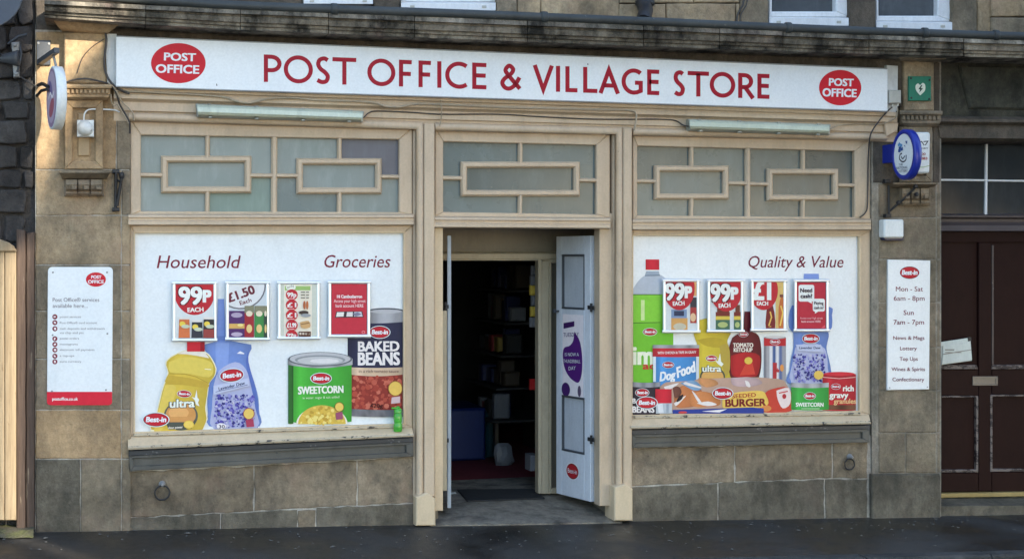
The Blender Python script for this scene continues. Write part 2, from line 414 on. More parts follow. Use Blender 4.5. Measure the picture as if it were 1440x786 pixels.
def glass(name, a, b, rough, spec=.5):
    n = N(name)
    c = n.mix(n.ramp(n.noise(2.6, 6, (1.0, 1, 1.4), .65), .3, .7), a, b); c = n.mix(n.math('MULTIPLY', n.ramp(n.noise(9, 7, (1.6, 1, .4), .7), .5, .75), .35), c, tuple(min(x * 1.6 + .02, .5) for x in b))  # mottling and pale streaks paint uneven reflections into the colour
    c = n.scale(c, n.math('ADD', n.math('MULTIPLY', n.rnd(), .22), .89))
    n.bump(n.noise(3.0, 2), .05, .01); n.done(c, n.math('ADD', n.math('MULTIPLY', n.noise(6, 4), .12), rough - .06), spec)
glass('frosted_light', (.165, .205, .19), (.21, .238, .225), .30)
glass('frosted_green', (.155, .215, .175), (.17, .225, .19), .38)
glass('frosted_mauve', (.085, .085, .105), (.10, .10, .12), .38)
glass('frosted_mid', (.088, .126, .126), (.112, .148, .148), .28)  # mid tint: the dimmer reflection towards the right put into the colour
glass('frosted_dark', (.054, .082, .085), (.072, .100, .101), .26)  # darkest tint, painted in place of the dark reflection at the right
glass('dark_glass', (.014, .018, .021), (.022, .027, .030), .14)
glass('window_glass', (.055, .062, .070), (.10, .11, .12), .12)

n = N('alu'); n.bump(n.noise(60, 3), .03, .002); n.done((.80, .83, .86), .30, .5, .55)

n = N('wet_asphalt')
w = n.ramp(n.noise(1.3, 5, (1, .9, 1), .6), .40, .60)
grain = n.noise(130, 4, None, .7)
c = n.mix(n.ramp(grain, .35, .75), (.018, .0165, .015), (.054, .049, .043)); c = n.mix(n.ramp(n.noise(260, 2), .66, .74), c, (.15, .145, .135))
c = n.scale(c, n.math('ADD', n.math('MULTIPLY', w, -.45), 1.05))
n.bump(n.math('ADD', grain, n.math('MULTIPLY', n.noise(3, 3), .3)), .32, .008)
n.done(c, n.math('ADD', n.math('MULTIPLY', w, -.40), .68), .6)
n = N('road_asphalt'); g = n.noise(140, 4, None, .7)
n.bump(g, .6, .01); n.done(n.mix(n.ramp(g, .35, .7), (.03, .03, .03), (.07, .068, .065)), .6, .3)
n = N('moss'); g = n.noise(40, 5, None, .7)
n.bump(g, .8, .02); n.done(n.mix(n.ramp(n.noise(7, 6), .4, .62), (.095, .085, .06), (.085, .092, .035)), .9, .2)
n = N('grit'); n.done((.11, .105, .095), .8, .2)
n = N('green_plastic'); n.p.inputs['Transmission Weight'].default_value = .35; n.done((.10, .55, .06), .2, .5)

# ================================================================ ground
def structure(mb, name, mat): return build(mb, name, mat, kind='structure')
KERB = -1.17
mb = MB()                                                   # open ground all round, below the street
s = 160.0
mb.add([V(-s, -s, zg(-s) * 0 - 1.2), V(s, -s, -1.2), V(s, s, -1.2), V(-s, s, -1.2)], [[0, 1, 2, 3]])
structure(mb, 'ground', M['road_asphalt'])
def sheet(y0, y1, dz0, dz1, name, mat, x0=-30, x1=30, nx=60, ny=8, amp=0.0):
    mb = MB(); vs = []
    for i in range(nx + 1):
        for j in range(ny + 1):
            x = lerp(x0, x1, i / nx); y = lerp(y0, y1, j / ny)
            vs.append(V(x, y, zg(x) + lerp(dz0, dz1, j / ny) + amp * math.sin(x * 2.1 + 1.3 * math.sin(y * 3)) * math.sin(y * 4.1 + x)))
    k = ny + 1
    mb.add(vs, [[i * k + j, (i + 1) * k + j, (i + 1) * k + j + 1, i * k + j + 1] for i in range(nx) for j in range(ny)], True)
    return structure(mb, name, mat)
sheet(KERB, .20, .02 * KERB, 0.0, 'pavement', M['wet_asphalt'], -9, 9, 160, 16, .0025)
sheet(-8.0, KERB - .13, -.16, -.14, 'road', M['road_asphalt'], nx=40, ny=4)
sheet(-13.5, -8.0, -.02, -.02, 'far_pavement', M['road_asphalt'], nx=40, ny=2)
x = -9.0; i = 0
while x < 9.0:
    w = .915; mb = MB(); z0, z1 = zg(x) + .02 * KERB, zg(x + w) + .02 * KERB
    mb.add([V(x + .004, KERB - .13, z0 - .3), V(x + w - .004, KERB - .13, z1 - .3), V(x + w - .004, KERB - .13, z1 - .012), V(x + .004, KERB - .13, z0 - .012),
            V(x + .004, KERB - .004, z0 - .3), V(x + w - .004, KERB - .004, z1 - .3), V(x + w - .004, KERB - .004, z1 + .002), V(x + .004, KERB - .004, z0 + .002),
            V(x + .004, KERB - .115, z0 + .001), V(x + w - .004, KERB - .115, z1 + .001)],
           [[0, 1, 2, 3], [3, 2, 9, 8], [8, 9, 6, 7], [0, 3, 8, 7, 4], [1, 5, 6, 9, 2], [4, 7, 6, 5]])
    structure(mb, 'kerb_stone', M['kerb_stone']); x += w

# ================================================================ the shop building
SHOP = thing('shop_building', 'sandstone building with a cream timber shopfront, stone pilasters and a dark front door', 'building', (0, .1, zg(0)))
def part(mb, name, mat, parent=None, label=None): return build(mb, name, M[mat] if isinstance(mat, str) else mat, parent or SHOP, label)
def block(pts, y, mat, y1=.10, ch=.006, step=.05, jit=.0025, name='stone_block', parent=None):
    if len(pts) == 2: pts = R4(*pts[0], *pts[1])
    return part(pslab(MB(), pts, y, y1, ch, step=step, jit=jit), name, mat, parent)
def loft(mb, lines, yb=None):       # lines: ((x0, y0), (x1, y1), depth) in photograph points, from top to bottom
    P = [(U(*a, Y), U(*b, Y)) for a, b, Y in lines]
    if yb is not None:
        t, q = P[0], P[-1]
        P = [(V(t[0].x, yb, t[0].z), V(t[1].x, yb, t[1].z))] + P + [(V(q[0].x, yb, q[0].z), V(q[1].x, yb, q[1].z))]
    n = len(P); vs = [p[0] for p in P] + [p[1] for p in P]
    mb.add(vs, [[i, (i + 1) % n, n + (i + 1) % n, n + i] for i in range(n)] + [list(range(n)), list(reversed(range(n, 2 * n)))])
    return mb
def ring(mb, o, i, y0, y1, ch=.004):
    for k in range(4): pslab(mb, [o[k], o[(k + 1) % 4], i[(k + 1) % 4], i[k]], y0, y1, ch)
    return mb

# --- mortar bed behind the stones
part(pslab(MB(), [(49.5, 42), (182, 46), (182, 775), (49.5, 775)], .006, .35, 0), 'wall', 'pale_mortar')
part(pslab(MB(), [(180, 640), (584, 620), (584, 775), (180, 775)], .0205, .35, 0), 'wall', 'pale_mortar')
part(pslab(MB(), [(886, 622), (1228, 612), (1228, 770), (886, 770)], .0205, .35, 0), 'wall', 'pale_mortar')
part(pslab(MB(), [(1226, 74), (1323.5, 78), (1323.5, 760), (1226, 760)], .006, .31, 0), 'wall', 'mortar')
for q in (R4(150, 30, 600, 760), R4(866, 60, 1240, 760), R4(590, 60, 880, 312)): part(pslab(MB(), q, .22, .34, 0), 'wall', 'shop_wall')  # added backing slabs that stop sky light leaking through gaps
# --- far pier by the gate
ys = [239, 303, 372.5, 437.6, 505, 576.5, 645.3]; ms = ['sandstone', 'sandstone', 'grey_sandstone', 'grey_sandstone', 'grey_sandstone', 'warm_sandstone']
for k in range(6):
    block([(50, ys[k] + .6), (170, ys[k + 1] - .7)], 0, ms[k])
for a, b, m in ((239, 303, 'grey_sandstone'), (303, 372.5, 'sandstone'), (372.5, 437.6, 'sandstone'), (437.6, 505, 'sandstone'), (505, 576.5, 'grey_sandstone'), (576.5, 645.3, 'sandstone'), (645.3, 764, 'grey_sandstone')):
    block([(171.3, a + .6), (183.8, b - .7)], .0, m)
block([(50, 646), (112.3, 764)], -.004, 'base_stone'); block([(113.6, 646), (170, 764)], -.002, 'grey_sandstone')
block([(50, 45), (92, 121)], 0, 'painted_stone'); block([(50, 122.4), (92, 238)], 0, 'painted_stone')
block([(143, 112), (163, 238)], 0, 'warm_sandstone'); block([(164, 160), (183.8, 238)], 0, 'grey_sandstone')
# --- pier pilaster: block, capital, shaft, ledge, bracket
def pilaster(S, stone_m, block_m):
    x0, x1 = S['block'][0][0], S['block'][1][0]
    part(pslab(MB(), R4(*S['block'][0], *S['block'][1]), -.06, .05, .008), 'pilaster_block', block_m)
    xa, xb, ya = S['cap']
    mb = loft(MB(), [((xa, ya), (xb, ya + .6), -.125), ((xa, ya + 3), (xb, ya + 3.6), -.135), ((xa, ya + 5.5), (xb, ya + 6), -.13), ((xa + 2, ya + 6.5), (xb - 2, ya + 7), -.10),
                     ((xa + 2, ya + 14), (xb - 2, ya + 14.5), -.10), ((xa + 3, ya + 15), (xb - 3, ya + 15.4), -.115), ((xa + 4, ya + 18), (xb - 4, ya + 18.4), -.11), ((xa + 6, ya + 22), (xb - 6, ya + 22.4), -.07)], .05)
    cap = part(mb, 'capital', stone_m)
    mb = MB(); x = xa + 4.0
    while x < xb - 6: pslab(mb, [(x, ya + 7.5), (x + 3.6, ya + 7.5), (x + 3.6, ya + 13), (x, ya + 13)], -.118, -.095, .002); x += 6.1
    d = part(mb, 'dentil_band', stone_m, cap); d['kind'] = 'stuff'
    (ax, ay), (bx, by) = S['shaft']
    mb = pslab(MB(), R4(ax, ay, bx, by), -.030, .05, .004)
    w = (bx - ax) * .20
    ring(mb, R4(ax, ay, bx, by), R4(ax + w, ay + w, bx - w, by - w), -.062, -.029, .005)
    sh = part(mb, 'pilaster_shaft', stone_m)
    part(pslab(MB(), R4(ax + w * 1.7, ay + w * 1.7, bx - w * 1.7, by - w * 1.7), -.044, -.028, .006), 'sunk_panel', S['panel'], sh)
    (ax, ay), (bx, by) = S['ledge']
    h = by - ay
    part(loft(MB(), [((ax, ay), (bx, ay), -.15), ((ax, ay + h * .35), (bx, ay + h * .35), -.15), ((ax + 2, ay + h * .6), (bx - 3, ay + h * .6), -.12), ((ax + 4, by), (bx - 6, by), -.08)], .05), 'ledge', S['ledge_m'])
    (ax, ay), (bx, by) = S['bracket']
    br = part(pslab(MB(), R4(ax, ay, bx, by), -.04, .05, .004), 'bracket', S['ledge_m'])
    n = 3; w = (bx - ax - 4) / n
    for k in range(n):
        xx = ax + 2 + w * k; q = by - ay
        part(loft(MB(), [((xx + .8, ay + 1), (xx + w - .8, ay + 1), -.05), ((xx + .8, ay + 2), (xx + w - .8, ay + 2), -.10), ((xx + .8, ay + q * .35), (xx + w - .8, ay + q * .35), -.115),
                         ((xx + .8, ay + q * .6), (xx + w - .8, ay + q * .6), -.095), ((xx + .8, ay + q * .72), (xx + w - .8, ay + q * .72), -.062), ((xx + .8, ay + q * .85), (xx + w - .8, ay + q * .85), -.07), ((xx + .8, by - 1.5), (xx + w - .8, by - 1.5), -.055)], -.035), 'scroll', S['ledge_m'], br)
        part(pslab(MB(), R4(xx + w * .5, ay + q * .42, xx + w - 1.5, ay + q * .62), -.116, -.05, .002), 'fillet', S['ledge_m'], br)
pilaster(dict(block=((90, 46), (150, 118)), cap=(84, 157, 118.5), shaft=((91, 141), (145, 238)), panel='tan_paint', ledge=((83, 239), (156, 251)), bracket=((90, 251), (146, 276)), ledge_m='grey_sandstone'), 'painted_stone', 'painted_stone')
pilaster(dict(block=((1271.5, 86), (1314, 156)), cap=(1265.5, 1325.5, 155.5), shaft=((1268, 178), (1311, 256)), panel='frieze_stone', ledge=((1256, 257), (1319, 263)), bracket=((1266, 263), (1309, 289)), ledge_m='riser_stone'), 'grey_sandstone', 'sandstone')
part(loft(MB(), [((1263, 78), (1331, 80), -.14), ((1264, 82), (1330, 84), -.14), ((1268, 86), (1318, 88), -.07)], .05), 'block_cap', 'grey_sandstone')
part(loft(MB(), [((74, 24), (168, 31), -.17), ((76, 30), (166, 36), -.17), ((80, 36), (160, 41), -.13), ((84, 41), (152, 46), -.10), ((88, 44), (150, 49), -.065)], .05), 'block_cap', 'painted_stone')
# --- pier by the dark door
block([(1228, 86), (1270, 159)], 0, 'frieze_stone'); block([(1228, 160.4), (1266, 257)], 0, 'frieze_stone'); block([(1312, 88), (1322, 257)], 0, 'frieze_stone')
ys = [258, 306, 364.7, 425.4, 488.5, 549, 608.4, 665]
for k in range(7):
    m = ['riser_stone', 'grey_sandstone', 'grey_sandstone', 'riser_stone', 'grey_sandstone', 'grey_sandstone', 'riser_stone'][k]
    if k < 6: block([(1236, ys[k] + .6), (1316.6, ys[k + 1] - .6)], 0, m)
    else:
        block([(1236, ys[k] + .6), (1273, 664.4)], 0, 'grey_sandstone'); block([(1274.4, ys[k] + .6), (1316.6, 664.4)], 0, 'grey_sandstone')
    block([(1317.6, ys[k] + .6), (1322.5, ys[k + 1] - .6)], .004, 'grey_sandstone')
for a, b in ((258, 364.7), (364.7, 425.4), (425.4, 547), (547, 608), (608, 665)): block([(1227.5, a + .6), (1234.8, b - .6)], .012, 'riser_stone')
block([(1226.5, 666.5), (1322, 666), (1323.5, 672), (1323.5, 760), (1226.5, 760)], -.02, 'base_stone', ch=.010)
# --- stones under the windows
for q, m in (([(181.5, 664), (356.5, 655), (356.5, 718.3), (181.5, 727)], 'riser_stone'), ([(358, 655), (501.5, 647.5), (501.5, 710.5), (358, 718)], 'riser_stone'),
             ([(503, 647.5), (581, 641), (581, 706.5), (503, 710.3)], 'riser_stone'), ([(181.5, 728.5), (310, 721.8), (310, 764), (181.5, 764)], 'base_stone'),
             ([(311.3, 721.5), (418, 716.5), (418, 764), (311.3, 764)], 'base_stone'), ([(419.3, 718), (444, 717), (444, 764), (419.3, 764)], 'riser_stone'), ([(445.3, 713.5), (582, 708), (582, 764), (445.3, 764)], 'base_stone'),
             ([(888, 630), (1033, 627), (1033, 677.5), (888, 683)], 'riser_stone'), ([(1034.4, 627), (1170, 622), (1170, 671.5), (1034.4, 677)], 'riser_stone'),
             ([(1171.4, 622), (1220, 621), (1220, 672), (1171.4, 672)], 'riser_stone'), ([(888, 685.3), (1009, 679.3), (1009, 760), (888, 760)], 'base_stone'),
             ([(1010.6, 679), (1159.3, 674), (1159.3, 760), (1010.6, 760)], 'base_stone'), ([(1160.8, 674), (1220, 673.6), (1220, 760), (1160.8, 760)], 'base_stone')):
    block(q, .015, m, jit=.005, ch=.005)
block([(1221.5, 622), (1226, 622), (1226, 760), (1221.5, 760)], .05, 'base_stone')
# --- frieze above the shop sign, and over the dark door
part(pslab(MB(), [(150, 20), (1268, 66), (1268, 150), (150, 100)], -.03, .10, 0), 'frieze', 'frieze_stone')
part(pslab(MB(), [(1322, 74), (1640, 78), (1640, 175), (1322, 170)], .05, .25, 0), 'frieze', 'dark_stone')
part(pslab(MB(), [(1349, 92), (1640, 96), (1640, 158), (1364, 153)], .028, .06, .014), 'frieze_panel', 'dark_stone')
part(loft(MB(), [((1312, 163), (1640, 167), .02), ((1312, 167), (1640, 171), -.05), ((1314, 171), (1640, 175), -.05), ((1318, 176), (1640, 179), .0), ((1320, 179), (1640, 182), -.01), ((1322, 194), (1640, 197), -.01), ((1322, 199), (1640, 201), .05)], .36), 'door_cornice', 'frieze_stone')
# --- cornice stones and gutter
def ly(pts, x):
    for (a, b), (c, d) in zip(pts, pts[1:]):
        if x <= c or (c, d) == pts[-1]: return b + (d - b) * (x - a) / (c - a)
TOPL = [(40, 0), (300, 12.5), (660, 26), (930, 37), (1250, 51), (1440, 57), (1700, 64)]
BOTL = [(60, 25), (160, 31.5), (300, 41), (660, 55.5), (930, 66), (1250, 77), (1440, 81.5), (1700, 88)]
cuts = [62, 205, 338, 462, 583, 742, 905, 1012, 1101, 1222, 1355, 1520, 1700]
CP = [(0, -.345), (.22, -.352), (.27, -.325), (.34, -.318), (.40, -.33), (.62, -.318), (.68, -.295), (.80, -.292), (.86, -.275), (1.0, -.272), (1.02, -.26)]
for a, b in zip(cuts, cuts[1:]):
    dy = R.uniform(-.5, .5); dd = R.uniform(-.004, .004)
    L = [((a + .5, lerp(ly(TOPL, a), ly(BOTL, a), f) + dy), (b - .5, lerp(ly(TOPL, b), ly(BOTL, b), f) + dy), y + dd) for f, y in CP]
    part(loft(MB(), L, .10), 'cornice_stone', 'sooty_stone')
L = [((42, ly(TOPL, 42) - 2), (1700, 62), -.30), ((42, ly(TOPL, 42) - 18), (1700, 45), -.30)]
mb = MB()
gp = [(100, -8), (300, 7), (480, 14.3), (660, 20.5), (780, 25.5), (930, 31.5), (1090, 39), (1250, 45.5), (1440, 51.5), (1700, 59)]
g0 = [U(x, y, -.335) for x, y in gp]
tube(mb, g0, .031, 10)
gut = part(mb, 'gutter', 'gutter_paint')
for x in (470, 765, 1108, 1300, 1400):
    p = U(x, ly(gp, x), -.335); part(lathe(MB(), p - V(.022, 0, 0), (1, 0, 0), [(0, .036), (.004, .040), (.040, .040), (.044, .036)], 12), 'gutter_collar', 'gutter_paint', gut)
for x0, x1 in ((742, 905), (1222, 1355)): pass
# --- upper storey
part(pslab(MB(), [(40, -200), (1700, -200), (1700, 70), (40, 25)], .20, .30, 0), 'wall', 'mortar')
block([(50, -30), (92, 44)], .012, 'frieze_stone')
def up(x0, x1, y0, y1, m='grey_sandstone', d=.05): block([(x0, y0), (x1, y0), (x1, y1), (x0, y1)], d, m, y1=.22)
for x0, x1, y0, y1, m, d in ((40, 230, -160, 4, 'frieze_stone', .05), (231.5, 425.5, -160, 14, 'frieze_stone', .05), (526, 562.5, -160, 40, 'frieze_stone', .045), (698.5, 727, -160, 48, 'grey_sandstone', .045), (728.6, 760, -160, 50, 'sandstone', .05),
                           (761.4, 871, -160, 55, 'sandstone', .05), (872.4, 975, -52, 4.4, 'sandstone', .03), (872.4, 936, 6, 60, 'sandstone', .02), (937.5, 1034, 5.5, 60, 'sandstone', .03), (976.4, 1040, -52, 4, 'sandstone', .04), (872.4, 1040, -160, -53.4, 'sandstone', .035),
                           (1041.5, 1080.5, -160, 66, 'grey_sandstone', .045), (1035.4, 1040.4, 5.5, 60, 'sandstone', .045), (1195, 1231, -160, 72, 'frieze_stone', .045), (1340, 1374, -160, 80, 'grey_sandstone', .045), (1375.4, 1393, -160, 80, 'sandstone', .05),
                           (1394.5, 1700, -160, 23.5, 'sandstone', .03), (1394.5, 1700, 25, 80, 'grey_sandstone', .025)):
    up(x0, x1, y0, y1, m, d)
for x0, x1, gl, gr, gb, sb, st in ((427, 524.5, 440, 506, -9, 5.5, -3), (564, 697, 580, 682, -4, 14.5, 3), (1082, 1193.5, 1086, 1176, 16.5, 36, 24.5), (1232.5, 1339, 1236, 1319, 22.5, 42, 30.5)):
    fr = part(ring(MB(), R4(x0, -180, x1, st), R4(gl, -160, gr, gb), .09, .19, .008), 'window', 'white_upvc')
    part(pslab(MB(), R4(x0 - 2, -182, x1 + 2, st + 2), .15, .16, 0), 'pane', 'window_glass', fr)
    part(loft(MB(), [((x0, st), (x1, st + .6), .088), ((x0, st + 1.2), (x1, st + 1.8), .045), ((x0, sb), (x1, sb + .5), .045)], .19), 'sill', 'white_upvc', fr)
    for k in (.12, .88):
        xx = lerp(x0, x1, k); part(pslab(MB(), R4(xx - 3, st + (sb - st) * .45, xx + 3, st + (sb - st) * .75), .041, .05, .001), 'drain_cap', 'ivory_case', fr)
mb = MB(); ptube(mb, [(908, -70, -.05), (907, -14, -.05), (905, 4, -.07), (908, 16, -.14), (906, 24, -.25), (905, 30, -.29)], 0, .052, 10)
for y in (-10, 5): lathe(mb, U(907, y, -.055), (0, 0, 1), [(-.02, .058), (-.015, .068), (.015, .068), (.02, .058)], 12)
tag(build(mb, 'downpipe', M['iron']), 'black cast iron pipe shoe above the middle of the gutter', 'pipe')
mb = MB(); ptube(mb, [(1049, -60), (1046, 0), (1042, 12), (1037, 22), (1036, 34)], .02, .007); tag(build(mb, 'wall_cable', M['cable_dark']), 'thicker dark cable running down the upper wall beside a white window', 'cable', 'cables on the upper wall')
mb = MB(); ptube(mb, [(1053, -60), (1051, 0), (1046, 13), (1041, 24), (1041, 36)], .02, .005); tag(build(mb, 'wall_cable', M['cable_dark']), 'thinner dark cable nearest the white window on the upper wall', 'cable', 'cables on the upper wall')

# ================================================================ timber shopfront
def hr(path, Y, r=.027, d=.03): return sweep(MB(), [U(x, y, Y) for x, y in path], half_round(r, d), smooth=True)
part(loft(MB(), [((160, 120), (1262, 158), -.078), ((160, 127), (1262, 163.5), -.078), ((160, 129), (1262, 165), -.060), ((160, 133), (1262, 168), -.066), ((160, 138), (1262, 172), -.064), ((160, 141), (1262, 174), -.040),
                 ((160, 143), (1262, 176), -.028), ((160, 155), (1262, 186.5), -.026), ((160, 157), (1262, 187.5), -.010), ((160, 170), (1262, 200), .0)], .10), 'fascia_molding', 'cream_paint')
part(pslab(MB(), [(1244, 172), (1264, 173), (1262, 184), (1247, 192)], -.055, .05, .004), 'molding_return', 'cream_paint')
part(hr([(181, 164.5), (590, 177.2), (590, 700)], -.012), 'half_round', 'cream_paint')
part(hr([(611, 178.6), (870, 184.4), (870, 690)], -.012), 'half_round', 'cream_paint')
part(hr([(889, 185.6), (1246, 193.2)], -.012), 'half_round', 'cream_paint')
for a, b, top, pl in ((596.6, 611.4, 174, [(585, 699), (601, 692), (612.4, 701), (612.6, 739), (585, 739)]), (877, 889, 180, [(864, 684.5), (879, 680), (890, 687), (890, 732), (864, 732)])):
    p = part(pslab(MB(), [(a, top), (b, top + .2), (b, pl[1][1] + 6), (a, pl[1][1] + 6)], -.045, .12, .006), 'pillar', 'cream_paint')
    part(pslab(MB(), pl, -.072, .12, .008), 'plinth', 'cream_sill_paint', p)
    part(pslab(MB(), [(a - 15.5, top), (a + 2, top), (a + 2, pl[1][1] + 8), (a - 15.5, pl[1][1] + 8)], .012, .12, 0), 'pillar_back', 'cream_paint', p)
part(pslab(MB(), [(611, 300), (623, 300), (623, 718), (611, 718)], .03, .14, .004), 'door_jamb', 'cream_sill_paint')
part(pslab(MB(), [(843, 300), (864, 300), (864, 711), (843, 711)], .03, .14, .004), 'door_jamb', 'cream_paint')

def bars_for(o, i, parent, Yb=.035):
    """a moulded rectangle of glazing bars between outline O and opening I"""
    c = [((o[k][0] + i[k][0]) / 2, (o[k][1] + i[k][1]) / 2) for k in range(4)]
    w = .0046 * ((i[0][0] - o[0][0]) + (i[0][1] - o[0][1])) / 4
    part(sweep(MB(), [U(x, y, Yb) for x, y in c], [(w, .03), (w, .004), (w * .45, -.012), (-w * .45, -.012), (-w, .004), (-w, .03)], closed=True), 'glazing_bar', 'cream_paint', parent)
def vbar(x, y0, y1, parent, w=3.2, x2=None, Yb=.038):
    part(sweep(MB(), [U(x2 or x, y1, Yb), U(x, y0, Yb)], [(s * w * .0046, y) for s, y in ((1, .03), (1, .004), (.45, -.010), (-.45, -.010), (-1, .004), (-1, .03))]), 'glazing_bar', 'cream_paint', parent)
def hbar(x0, x1, y0, y1, parent, w=3.2, Yb=.038):
    part(sweep(MB(), [U(x0, y0, Yb), U(x1, y1, Yb)], [(s * w * .0046, y) for s, y in ((1, .03), (1, .004), (.45, -.010), (-.45, -.010), (-1, .004), (-1, .03))]), 'glazing_bar', 'cream_paint', parent)
def half_light(parent, L, T0, T1, Rr, B0, B1, o, vb, hy, mats):
    """one key-pattern light: outline L..Rr, rectangle O, upright at VB, cross bars at heights HY"""
    i = [(o[0] + 9.2, o[1] + 9.8), (o[2] - 9.2, o[1] + 9.8), (o[2] - 9.2, o[3] - 9.2), (o[0] + 9.2, o[3] - 9.2)]
    bars_for(R4(*o), i, parent)
    t = lambda x: lerp(T0, T1, (x - L) / (Rr - L)); b = lambda x: lerp(B0, B1, (x - L) / (Rr - L))
    vbar(vb, t(vb) - 2, o[1] + 2, parent); vbar(vb, o[3] - 2, b(vb) + 2, parent, x2=vb - .5)
    hbar(L - 2, o[0] + 2, hy[0], hy[0] + .4, parent); hbar(o[2] - 2, Rr + 2, hy[1], hy[1] + .4, parent)
    m = 3
    def pane(pts, mat): part(pslab(MB(), pts, .066, .074, 0), 'pane', mat, parent)
    hm = (hy[0] + hy[1]) / 2; ox0, ox1, oy0, oy1 = o[0] + 4, o[2] - 4, o[1] + 4, o[3] - 4
    pane([(L - m, t(L) - m), (vb, t(vb) - m), (vb, oy0), (ox0, oy0), (ox0, hy[0]), (L - m, hy[0])], mats[0])
    pane([(vb + .3, t(vb) - m), (Rr + m, t(Rr) - m), (Rr + m, hy[1]), (ox1, hy[1]), (ox1, oy0), (vb + .3, oy0)], mats[1])
    pane([(L - m, hy[0] + .3), (ox0, hy[0] + .3), (ox0, oy1), (vb, oy1), (vb, b(vb) + m), (L - m, b(L) + m)], mats[2])
    pane([(ox1, hy[1] + .3), (Rr + m, hy[1] + .3), (Rr + m, b(Rr) + m), (vb + .3, b(vb) + m), (vb + .3, oy1), (ox1, oy1)], mats[3])
    pane([(ox0 + .3, oy0 + .3), (ox1 - .3, oy0 + .3), (ox1 - .3, oy1 - .3), (ox0 + .3, oy1 - .3)], mats[4])
TW = part(ring(MB(), [(183, 168), (580, 180), (580, 303), (183, 303)], [(198, 190), (561.5, 196.5), (561.5, 298.5), (198, 297)], .025, .09, .006), 'transom_window', 'cream_paint')
half_light(TW, 198, 190, 193.3, 381.5, 297, 297.8, (226.7, 219, 353.4, 271.5), 291.8, (246, 246.8), ['frosted_light', 'frosted_light', 'frosted_light', 'frosted_green', 'frosted_light'])
half_light(TW, 390.5, 193.4, 196.5, 561.5, 297.8, 298.5, (417, 222.3, 537, 272.8), 477.5, (247, 248.4), ['frosted_light', 'frosted_mauve', 'frosted_mid', 'frosted_light', 'frosted_light'])
vbar(386, 191, 300, TW, 4.3, 385.4)
TW = part(ring(MB(), [(612, 181), (858, 187), (858, 307), (612, 305)], [(623.4, 199.3), (839, 204.3), (839, 301.5), (623.4, 298)], .025, .09, .006), 'transom_window', 'cream_paint')
half_light(TW, 623.4, 199.3, 204.3, 839, 298, 301.5, (648, 227, 816, 276.4), 732, (250.3, 253.4), ['frosted_mid', 'frosted_mid', 'frosted_mid', 'frosted_dark', 'frosted_dark'])
TW = part(ring(MB(), [(890, 190), (1224, 196), (1224, 310), (890, 310)], [(896.4, 205.5), (1202, 212.8), (1202, 305.5), (896.4, 303)], .025, .09, .006), 'transom_window', 'cream_paint')
half_light(TW, 896.4, 205.5, 208.5, 1047.5, 303, 304.2, (920, 232.4, 1025.7, 281), 972.8, (254.6, 257.6), ['frosted_dark', 'frosted_mid', 'frosted_mid', 'frosted_mid', 'frosted_mid'])
half_light(TW, 1056, 208.6, 212.8, 1202, 304.2, 305.5, (1078.6, 236.8, 1180, 282.8), 1129.8, (258.6, 260.4), ['frosted_mid', 'frosted_dark', 'frosted_dark', 'frosted_dark', 'frosted_dark'])
vbar(1052, 207, 306, TW, 4.3)
for x0, x1, y0, y1 in ((180.5, 581.5, 302.7, 302.7), (611, 858, 306, 307.6), (889.5, 1225, 309.4, 309.6)):
    part(loft(MB(), [((x0, y0 - 2), (x1, y1 - 2), .02), ((x0, y0), (x1, y1), -.022), ((x0, y0 + 3), (x1, y1 + 3), -.026), ((x0, y0 + 4), (x1, y1 + 4), -.012), ((x0, y0 + 7.5), (x1, y1 + 7.5), -.012), ((x0, y0 + 8.5), (x1, y1 + 8.5), -.034),
                     ((x0, y0 + 13), (x1, y1 + 13), -.034), ((x0, y0 + 14.5), (x1, y1 + 14.5), .0)], .11), 'transom_rail', 'cream_paint')
